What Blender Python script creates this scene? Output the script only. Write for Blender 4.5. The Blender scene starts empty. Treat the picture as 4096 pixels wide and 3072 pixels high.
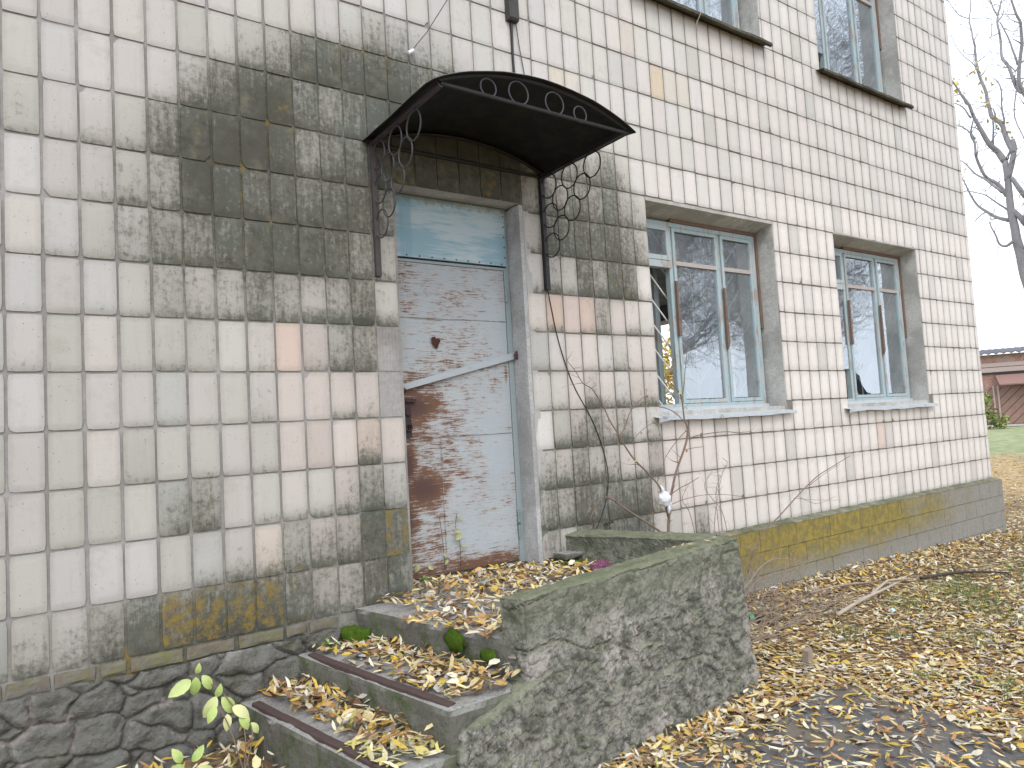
import bpy, bmesh, math, random
import numpy as np
from mathutils import Vector, Matrix, noise
random.seed(7); rng = np.random.default_rng(7)
SC = bpy.context.scene; COL = SC.collection

# ------------------------------------------------------------------ camera
cam_d = bpy.data.cameras.new('camera'); cam = bpy.data.objects.new('camera', cam_d); COL.objects.link(cam)
cam_d.sensor_width = 36.0; cam_d.lens = 2846.08/4096*36.0; cam_d.clip_start = 0.05; cam_d.clip_end = 900
_r, _u, _b = (0.81962, -0.56995, -0.05810), (0.01198, -0.08434, 0.99637), (-0.57278, -0.81734, -0.06230)
cam.matrix_world = Matrix(((_r[0],_u[0],_b[0],0.0878),(_r[1],_u[1],_b[1],-3.7304),(_r[2],_u[2],_b[2],1.6334),(0,0,0,1)))
SC.camera = cam

# ------------------------------------------------------------------ sky, sun, exposure
SUN_EL, SUN_AZ = math.radians(48), math.radians(200)      # soft light from the open side, behind the camera's right shoulder
W = bpy.data.worlds.new('World'); SC.world = W; W.use_nodes = True
nt = W.node_tree; nt.nodes.clear()
wo = nt.nodes.new('ShaderNodeOutputWorld'); bg = nt.nodes.new('ShaderNodeBackground')
sky = nt.nodes.new('ShaderNodeTexSky'); sky.sky_type = 'NISHITA'; sky.sun_disc = False
sky.sun_elevation = SUN_EL; sky.sun_rotation = SUN_AZ; sky.dust_density = 6; sky.air_density = 1.0; sky.ozone_density = 1.0
cl = nt.nodes.new('ShaderNodeMix'); cl.data_type = 'RGBA'; cl.inputs[0].default_value = 0.80   # closed cloud deck over the sky
cl.inputs[7].default_value = (8.4, 8.9, 9.7, 1)
nt.links.new(sky.outputs[0], cl.inputs[6]); nt.links.new(cl.outputs[2], bg.inputs[0])
bg.inputs[1].default_value = 0.13; nt.links.new(bg.outputs[0], wo.inputs[0])
sd = bpy.data.lights.new('sun', 'SUN'); sd.energy = 0.6; sd.angle = math.radians(30); sd.color = (1.0, 0.97, 0.92)
so = bpy.data.objects.new('sun', sd); COL.objects.link(so)
_d = Vector((math.sin(SUN_AZ)*math.cos(SUN_EL), math.cos(SUN_AZ)*math.cos(SUN_EL), math.sin(SUN_EL)))
so.rotation_euler = _d.to_track_quat('Z', 'Y').to_euler(); so.location = (3, -12, 14)
SC.view_settings.view_transform = 'Standard'; SC.view_settings.look = 'None'
SC.view_settings.exposure = 0.76; SC.view_settings.gamma = 1.0
SC.render.engine = 'CYCLES'
try: SC.cycles.max_bounces = 8; SC.cycles.transparent_max_bounces = 12
except Exception: pass

# ------------------------------------------------------------------ mesh helpers
class MB:
    def __init__(s): s.v=[]; s.f=[]; s.mi=[]; s.a={}
    def add(s, vs, fs, mi=0, **at):
        o=len(s.v); s.v.extend([tuple(p) for p in vs]); s.f.extend([tuple(i+o for i in f) for f in fs]); s.mi.extend([mi]*len(fs))
        for k,val in at.items():
            L=s.a.setdefault(k,[]);
            while len(L)<o: L.append(None)
            L.extend(val if isinstance(val,list) else [val]*len(vs))
        return o
    def box(s,x0,x1,y0,y1,z0,z1,mi=0,**at):
        s.add([(x0,y0,z0),(x1,y0,z0),(x1,y1,z0),(x0,y1,z0),(x0,y0,z1),(x1,y0,z1),(x1,y1,z1),(x0,y1,z1)],
              [(0,3,2,1),(4,5,6,7),(0,1,5,4),(1,2,6,5),(2,3,7,6),(3,0,4,7)],mi,**at)
    def hexa(s,p,mi=0,**at):   # p: 4 bottom (ccw from above) + 4 top
        s.add(p,[(0,3,2,1),(4,5,6,7),(0,1,5,4),(1,2,6,5),(2,3,7,6),(3,0,4,7)],mi,**at)
    def tube(s,pts,rad,n=6,mi=0,cap=True,**at):
        pts=[Vector(p) for p in pts]
        if not hasattr(rad,'__len__'): rad=[rad]*len(pts)
        vs=[];up=None
        for i,p in enumerate(pts):
            d=(pts[min(i+1,len(pts)-1)]-pts[max(i-1,0)])
            if d.length<1e-9: d=Vector((0,0,1))
            d.normalize()
            if up is None: up=d.orthogonal().normalized()
            else:
                up=(up-d*up.dot(d));
                up = up.normalized() if up.length>1e-6 else d.orthogonal().normalized()
            w=d.cross(up)
            for k in range(n):
                a=2*math.pi*k/n; vs.append(p+(up*math.cos(a)+w*math.sin(a))*rad[i])
        fs=[]
        for i in range(len(pts)-1):
            for k in range(n):
                k2=(k+1)%n; fs.append((i*n+k,i*n+k2,(i+1)*n+k2,(i+1)*n+k))
        if cap: fs.append(tuple(range(n))[::-1]); fs.append(tuple((len(pts)-1)*n+k for k in range(n)))
        s.add(vs,fs,mi,**at)
    def ring(s,c,r,t,ax='x',n=28,m=6,mi=0,tilt=0):
        c=Vector(c);vs=[];fs=[]
        for i in range(n):
            a=2*math.pi*i/n
            if ax=='x': e=Vector((0,math.cos(a),math.sin(a)));w=Vector((1,0,0))
            else: e=Vector((math.cos(a),0,math.sin(a)));w=Vector((0,1,0))
            for k in range(m):
                b=2*math.pi*k/m; vs.append(c+e*(r+t*math.cos(b))+w*t*math.sin(b))
        for i in range(n):
            for k in range(m):
                i2=(i+1)%n;k2=(k+1)%m; fs.append((i*m+k,i2*m+k,i2*m+k2,i*m+k2))
        s.add(vs,fs,mi)
    def build(s,name,mats,parent=None,smooth=False,**tags):
        me=bpy.data.meshes.new(name); me.from_pydata([tuple(p) for p in s.v],[],s.f)
        if not isinstance(mats,(list,tuple)): mats=[mats]
        for m in mats: me.materials.append(m)
        if len(mats)>1: me.polygons.foreach_set('material_index',s.mi)
        for k,L in s.a.items():
            L=L+[None]*(len(s.v)-len(L))
            ex=next((q for q in L if q is not None),0.0)
            if hasattr(ex,'__len__'):
                at=me.attributes.new(k,'FLOAT_COLOR','POINT')
                arr=np.array([(tuple(q)[:3] if q is not None else (0,0,0)) for q in L],dtype=np.float32)
                arr=np.concatenate([arr,np.ones((len(arr),1),np.float32)],1); at.data.foreach_set('color',arr.ravel())
            else:
                at=me.attributes.new(k,'FLOAT','POINT'); at.data.foreach_set('value',np.array([0.0 if q is None else q for q in L],dtype=np.float32))
        if smooth: me.polygons.foreach_set('use_smooth',[True]*len(me.polygons))
        me.update()
        o=bpy.data.objects.new(name,me); COL.objects.link(o)
        if parent is not None: o.parent=parent
        for k,val in tags.items(): o[k]=val
        return o
def build_split(mb,name,mats,parent=None,smooth=False,**tags):
    n=len(mb.v); par=list(range(n))
    def fd(a):
        while par[a]!=a: par[a]=par[par[a]]; a=par[a]
        return a
    for f in mb.f:
        r=fd(f[0])
        for k in f[1:]: par[fd(k)]=r
    groups={}
    for i,f in enumerate(mb.f): groups.setdefault(fd(f[0]),[]).append(i)
    out=[]
    for g in groups.values():
        q=MB(); idx={}
        for i in g:
            for k in mb.f[i]:
                if k not in idx: idx[k]=len(q.v); q.v.append(mb.v[k])
            q.f.append(tuple(idx[k] for k in mb.f[i])); q.mi.append(mb.mi[i])
        for key,L in mb.a.items(): q.a[key]=[L[k] for k in idx]
        out.append(q.build(name,mats,parent,smooth,**tags))
    return out
def thing(name,label,cat,loc=(0,0,0),group=None):
    o=bpy.data.objects.new(name,None); COL.objects.link(o); o.empty_display_size=0.2
    o['label']=label; o['category']=cat
    if group: o['group']=group
    return o
def tag(o,label,cat,group=None):
    o['label']=label; o['category']=cat
    if group: o['group']=group
    return o
def fbm(p,sc,oct=4,s=0.0):
    v=Vector((p[0]*sc+s,p[1]*sc+s*1.3,p[2]*sc-s)); a=1.0;t=0.0
    for i in range(oct): t+=a*noise.noise(v); v=v*2.03; a*=0.5
    return t
def rough(mb,P,res,amp,sc=9.0,mi=0,seed=0.0,rnd=0.02,skip=(),fn=None):
    """hexahedron P (4 bottom ccw, 4 top) with subdivided faces pushed in and out by one 3D noise field; edges worn round"""
    P=[Vector(p) for p in P]; C=sum(P,Vector())/8
    faces={'bottom':(0,3,2,1),'top':(4,5,6,7),'y0':(0,1,5,4),'x1':(1,2,6,5),'y1':(2,3,7,6),'x0':(3,0,4,7)}
    for nm,q in faces.items():
        if nm in skip: continue
        A,B,D,E=[P[i] for i in q]       # A->B u ; A->E v
        nu=max(1,int(round(max((B-A).length,(D-E).length)/res))); nv=max(1,int(round(max((E-A).length,(D-B).length)/res)))
        nrm=(B-A).cross(E-A).normalized(); vs=[]
        for j in range(nv+1):
            for i in range(nu+1):
                u=i/nu;v=j/nv; p=(A*(1-u)+B*u)*(1-v)+(E*(1-u)+D*u)*v
                d=fbm(p,sc,5,seed)*amp + fbm(p,sc*0.28,2,seed+5)*amp*1.2
                if fn: d+=fn(p,nm)
                # direction: blend of face normal and away from centre near the borders
                eu=min(u*nu,(1-u)*nu)*res; ev=min(v*nv,(1-v)*nv)*res; chip=rnd*(.55+1.5*max(0,noise.noise(p*7.3+Vector((seed,3,1)))))
                k=min(eu,ev); dirn=nrm
                if k<rnd*2:
                    t=1-k/(rnd*2); dirn=(nrm*(1-t)+(p-C).normalized()*t).normalized(); d-=chip*t*t
                if min(u,1-u,v,1-v)<1e-6:
                    # shared border vertices must agree between faces: use a position-only rule
                    dirn=(p-C).normalized(); d=fbm(p,sc,5,seed)*amp+fbm(p,sc*0.28,2,seed+5)*amp*1.2-chip
                vs.append(p+dirn*d)
        fs=[(j*(nu+1)+i,j*(nu+1)+i+1,(j+1)*(nu+1)+i+1,(j+1)*(nu+1)+i) for j in range(nv) for i in range(nu)]
        mb.add(vs,fs,mi)

# ------------------------------------------------------------------ material helpers
class NT:
    def __init__(s,name,rough=0.8,spec=0.3):
        s.m=bpy.data.materials.new(name); s.m.use_nodes=True; s.t=s.m.node_tree; s.n=s.t.nodes
        s.b=s.n['Principled BSDF']; s.b.inputs['Roughness'].default_value=rough; s.b.inputs['Specular IOR Level'].default_value=spec
        s.tc=s.n.new('ShaderNodeTexCoord')
    def set(s,inp,v):
        if hasattr(v,'is_linked') or isinstance(v,bpy.types.NodeSocket): s.t.links.new(v,inp)
        else:
            if hasattr(inp,'default_value') and hasattr(inp.default_value,'__len__') and hasattr(v,'__len__') and len(inp.default_value)==4 and len(v)==3: v=(*v,1)
            inp.default_value=v
    def map(s,scale=(1,1,1),rot=(0,0,0),loc=(0,0,0)):
        n=s.n.new('ShaderNodeMapping'); s.t.links.new(s.tc.outputs['Object'],n.inputs[0]); n.inputs['Scale'].default_value=scale; n.inputs['Rotation'].default_value=rot; n.inputs['Location'].default_value=loc
        return n.outputs[0]
    def noise(s,scale=5,detail=5,rough=.55,vec=None,dist=0,col=False):
        n=s.n.new('ShaderNodeTexNoise'); s.t.links.new(vec if vec is not None else s.tc.outputs['Object'],n.inputs['Vector'])
        n.inputs['Scale'].default_value=scale;n.inputs['Detail'].default_value=detail;n.inputs['Roughness'].default_value=rough;n.inputs['Distortion'].default_value=dist
        return n.outputs['Color' if col else 'Fac']
    def voro(s,scale=5,vec=None,feat='F1',out='Distance',rnd=1):
        n=s.n.new('ShaderNodeTexVoronoi'); n.feature=feat; s.t.links.new(vec if vec is not None else s.tc.outputs['Object'],n.inputs['Vector']); n.inputs['Scale'].default_value=scale
        n.inputs['Randomness'].default_value=rnd
        return n.outputs[out]
    def ramp(s,fac,stops,interp='LINEAR'):
        n=s.n.new('ShaderNodeValToRGB'); s.t.links.new(fac,n.inputs[0]); e=n.color_ramp; e.interpolation=interp
        while len(e.elements)<len(stops): e.elements.new(0.5)
        for q,(p,c) in zip(e.elements,stops): q.position=p; q.color=(c,c,c,1) if not hasattr(c,'__len__') else (*c[:3],1)
        return n.outputs[0]
    def math(s,op,a,b=0.0,c=0.0,clamp=False):
        n=s.n.new('ShaderNodeMath'); n.operation=op; n.use_clamp=clamp
        for i,v in enumerate((a,b,c)): s.set(n.inputs[i],v)
        return n.outputs[0]
    def mix(s,f,a,b,mode='MIX'):
        n=s.n.new('ShaderNodeMix'); n.data_type='RGBA'; n.blend_type=mode; s.set(n.inputs[0],f); s.set(n.inputs[6],a); s.set(n.inputs[7],b); return n.outputs[2]
    def attr(s,name,out='Fac'):
        n=s.n.new('ShaderNodeAttribute'); n.attribute_name=name; return n.outputs[out]
    def smooth(s,x,a,b):
        n=s.n.new('ShaderNodeMapRange'); n.interpolation_type='SMOOTHSTEP'; s.set(n.inputs[0],x); n.inputs[1].default_value=a; n.inputs[2].default_value=b; return n.outputs[0]
    def sep(s,vec=None):
        n=s.n.new('ShaderNodeSeparateXYZ'); s.t.links.new(vec if vec is not None else s.tc.outputs['Object'],n.inputs[0]); return n.outputs
    def geo(s,out='Normal'):
        n=s.n.new('ShaderNodeNewGeometry'); return n.outputs[out]
    def bump(s,h,strength=.3,dist=.01):
        n=s.n.new('ShaderNodeBump'); s.set(n.inputs['Height'],h); n.inputs['Strength'].default_value=strength; n.inputs['Distance'].default_value=dist
        s.t.links.new(n.outputs[0],s.b.inputs['Normal'])
    def done(s,color=None,rough=None,metal=None):
        if color is not None: s.set(s.b.inputs['Base Color'],color)
        if rough is not None: s.set(s.b.inputs['Roughness'],rough)
        if metal is not None: s.set(s.b.inputs['Metallic'],metal)
        return s.m
def stained(name,base_fn,gloss=True):
    """wall finishes that share one stain field: black mould plus painted canopy shade, yellow lichen"""
    t=NT(name,.5,.4); base=base_fn(t)
    st=t.attr('stain'); mo=t.attr('moss')
    fine=t.noise(95,6,.72); mid=t.noise(17,5,.65); big=t.noise(4.5,3,.5)
    stre=t.noise(1,4,.6,vec=t.map((34,34,5)))
    me_=t.noise(42,6,.75); run=t.noise(1,5,.65,vec=t.map((55,55,7)))
    e=t.math('ADD',t.math('MULTIPLY',st,1.25),t.math('ADD',t.math('MULTIPLY',t.math('SUBTRACT',me_,.5),1.5),t.math('MULTIPLY',t.math('SUBTRACT',mid,.5),1.05)))
    e=t.math('ADD',e,t.math('ADD',t.math('MULTIPLY',t.math('SUBTRACT',stre,.5),.5),t.math('ADD',t.math('MULTIPLY',t.math('SUBTRACT',run,.5),.9),t.math('MULTIPLY',t.math('SUBTRACT',fine,.5),.7))))
    m=t.smooth(e,.34,1.08)
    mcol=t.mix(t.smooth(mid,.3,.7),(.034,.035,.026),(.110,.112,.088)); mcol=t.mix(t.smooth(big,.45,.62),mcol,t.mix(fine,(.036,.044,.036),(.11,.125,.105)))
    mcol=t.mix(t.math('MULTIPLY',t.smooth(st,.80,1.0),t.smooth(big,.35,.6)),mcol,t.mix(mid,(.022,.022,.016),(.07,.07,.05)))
    film=t.math('MULTIPLY',t.smooth(st,.0,.68),.78)
    c=t.mix(film,base,t.mix(fine,(.13,.13,.105),(.25,.245,.21))); c=t.mix(t.math('MULTIPLY',m,.9),c,mcol)
    ye=t.math('ADD',t.math('MULTIPLY',mo,.86),t.math('ADD',t.math('MULTIPLY',t.math('SUBTRACT',mid,.5),2.4),t.math('MULTIPLY',t.math('SUBTRACT',fine,.5),1.6)))
    y=t.smooth(ye,.42,1.05); ycol=t.mix(fine,(.13,.10,.02),(.30,.20,.04))
    c=t.mix(t.math('MULTIPLY',y,.88),c,ycol)
    r=t.mix(t.math('MAXIMUM',t.math('MAXIMUM',m,y),film),(.46,)*3 if gloss else (.9,)*3,(.93,)*3)
    t.bump(t.math('ADD',t.math('MULTIPLY',m,.5),t.math('MULTIPLY',fine,.35)),.35,.004)
    return t.done(c,r)
def tile_base(t):
    tint=t.attr('tint','Color'); n=t.noise(1,3,.5,vec=t.map((9,9,3))); n2=t.noise(130,3,.6)
    c=t.mix(t.math('MULTIPLY',t.smooth(n,.3,.75),.16),tint,(.50,.46,.42),'MIX')
    c=t.mix(t.smooth(n2,.60,.72),c,t.mix(.35,tint,(.16,.15,.13)))
    lf_=t.smooth(t.sep()[0],6.5,2.0); ds=t.math('MULTIPLY',t.smooth(t.noise(6,6,.75),.52,.70),t.math('ADD',.2,t.math('MULTIPLY',lf_,.8))); c=t.mix(t.math('MULTIPLY',ds,.30),c,(.27,.26,.21)); sm=t.noise(1,5,.7,vec=t.map((30,30,4))); c=t.mix(t.math('MULTIPLY',t.smooth(sm,.5,.75),t.math('ADD',.07,t.math('MULTIPLY',lf_,.18))),c,(.33,.30,.27))  # dirt, thinned to the right as part of the painted bloom brightening
    pit=t.voro(28); c=t.mix(t.math('MULTIPLY',t.smooth(pit,.09,.05),.7),c,(.10,.09,.07))
    rim=t.attr('rim'); c=t.mix(t.math('MULTIPLY',t.math('MULTIPLY',rim,t.noise(22,4,.6)),.55),c,(.20,.185,.16))
    return c
def grout_base(t):
    n=t.noise(45,5,.6); n2=t.noise(3,4,.6)
    gx_=t.smooth(t.sep()[0],1.2,4.5); c=t.mix(n,t.mix(gx_,(.24,.23,.225),(.13,.12,.105)),t.mix(gx_,(.42,.41,.41),(.27,.25,.225))); return t.mix(t.smooth(n2,.42,.62),t.mix(.45,c,(.12,.11,.10)),c)
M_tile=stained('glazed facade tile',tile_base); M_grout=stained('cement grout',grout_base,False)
def m_concrete(name,a,b,moss=.0,dark=(.07,.075,.065),bumps=.6,fsc=60):
    t=NT(name,.93,.2); n=t.noise(7,6,.65); f=t.noise(fsc,6,.7); v=t.voro(38)
    c=t.mix(t.smooth(n,.3,.7),a,b); c=t.mix(t.smooth(f,.42,.66),c,t.mix(.55,c,dark)); big=t.noise(2.3,5,.7)
    c=t.mix(t.math('MULTIPLY',t.smooth(big,.46,.6),.6),c,dark)
    if moss>0:
        up=t.smooth(t.sep(t.geo('Normal'))[2],.25,.85); g=t.smooth(t.noise(11,6,.7),.62-.22*moss,.72)
        c=t.mix(t.math('MULTIPLY',t.math('MULTIPLY',g,t.math('ADD',t.math('MULTIPLY',up,.75),.28)),.9),c,t.mix(f,(.05,.075,.03),(.13,.15,.06)))
        l=t.smooth(t.noise(19,5,.75,vec=t.map((1,1,1),loc=(4,2,7))),.68,.74); c=t.mix(t.math('MULTIPLY',l,.6),c,(.33,.25,.06))
    t.bump(t.math('ADD',t.math('MULTIPLY',f,.7),t.math('MULTIPLY',v,.25)),bumps,.012)
    return t.done(c)
M_conc=m_concrete('weathered concrete',(.20,.195,.175),(.33,.315,.285),.4)
t=NT('mossy roughcast concrete',.95,.15); n=t.noise(17,7,.75); f=t.noise(65,6,.75); v=t.voro(46); p=t.noise(5.5,5,.75,vec=t.map((1,1,.8),loc=(2,0,1))); up=t.smooth(t.sep(t.geo('Normal'))[2],.3,.9)
c=t.mix(t.smooth(n,.38,.62),(.10,.103,.092),(.28,.275,.25)); c=t.mix(t.smooth(p,.535,.60),c,t.mix(f,(.24,.225,.21),(.47,.44,.42))); c=t.mix(t.smooth(f,.50,.64),c,t.mix(.6,c,(.035,.04,.032)))
c=t.mix(t.math('MULTIPLY',t.smooth(t.noise(3.2,5,.7),.46,.6),.32),c,(.075,.085,.055)); gz_=t.smooth(t.math('ADD',t.sep()[2],t.math('MULTIPLY',t.noise(6,4,.6),.35)),.80,1.02); c=t.mix(t.math('MULTIPLY',gz_,.5),c,t.mix(n,(.075,.09,.055),(.19,.205,.145)))
c=t.mix(t.math('MULTIPLY',up,.6),c,t.mix(n,(.10,.12,.06),(.25,.26,.17)))
c=t.mix(t.math('MULTIPLY',t.smooth(t.noise(21,5,.75,vec=t.map((1,1,1),loc=(4,2,7))),.66,.72),.6),c,(.30,.25,.06)); t.bump(t.math('ADD',t.math('MULTIPLY',f,.9),t.math('MULTIPLY',v,.3)),.6,.010); M_rubble=t.done(c)
M_render=m_concrete('grey cement render',(.38,.385,.39),(.50,.505,.51),0,(.26,.26,.255),.25)
M_reveal=m_concrete('dirty window reveal',(.42,.42,.40),(.54,.545,.52),0,(.27,.265,.25),.2)
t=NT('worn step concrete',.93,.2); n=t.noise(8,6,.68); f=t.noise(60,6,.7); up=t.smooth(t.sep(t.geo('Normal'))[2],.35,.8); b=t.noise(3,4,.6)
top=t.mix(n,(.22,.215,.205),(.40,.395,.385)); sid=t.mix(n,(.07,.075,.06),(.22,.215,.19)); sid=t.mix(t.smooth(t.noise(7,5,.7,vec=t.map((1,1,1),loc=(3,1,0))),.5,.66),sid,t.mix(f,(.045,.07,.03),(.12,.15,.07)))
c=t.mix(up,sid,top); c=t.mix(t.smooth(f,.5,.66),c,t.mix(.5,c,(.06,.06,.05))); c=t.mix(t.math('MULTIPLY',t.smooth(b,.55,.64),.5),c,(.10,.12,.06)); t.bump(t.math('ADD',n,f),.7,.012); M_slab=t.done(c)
def m_dark(name,col,r=.6,metal=0.0,var=.35):
    t=NT(name,r,.4); n=t.noise(30,5,.6); c=t.mix(n,tuple(q*(1-var) for q in col),tuple(q*(1+var) for q in col)); t.bump(n,.2,.003); return t.done(c,None,metal)
M_iron=m_dark('black painted iron',(.022,.022,.024),.55)
M_irong=m_dark('bare grey steel rod',(.06,.06,.07),.5); M_bar=m_dark('dull rusted bar',(.060,.050,.054),.7)
M_rusty=m_dark('rusty angle iron',(.075,.050,.046),.8)
M_black=m_dark('black plastic',(.012,.012,.013),.35)

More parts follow.
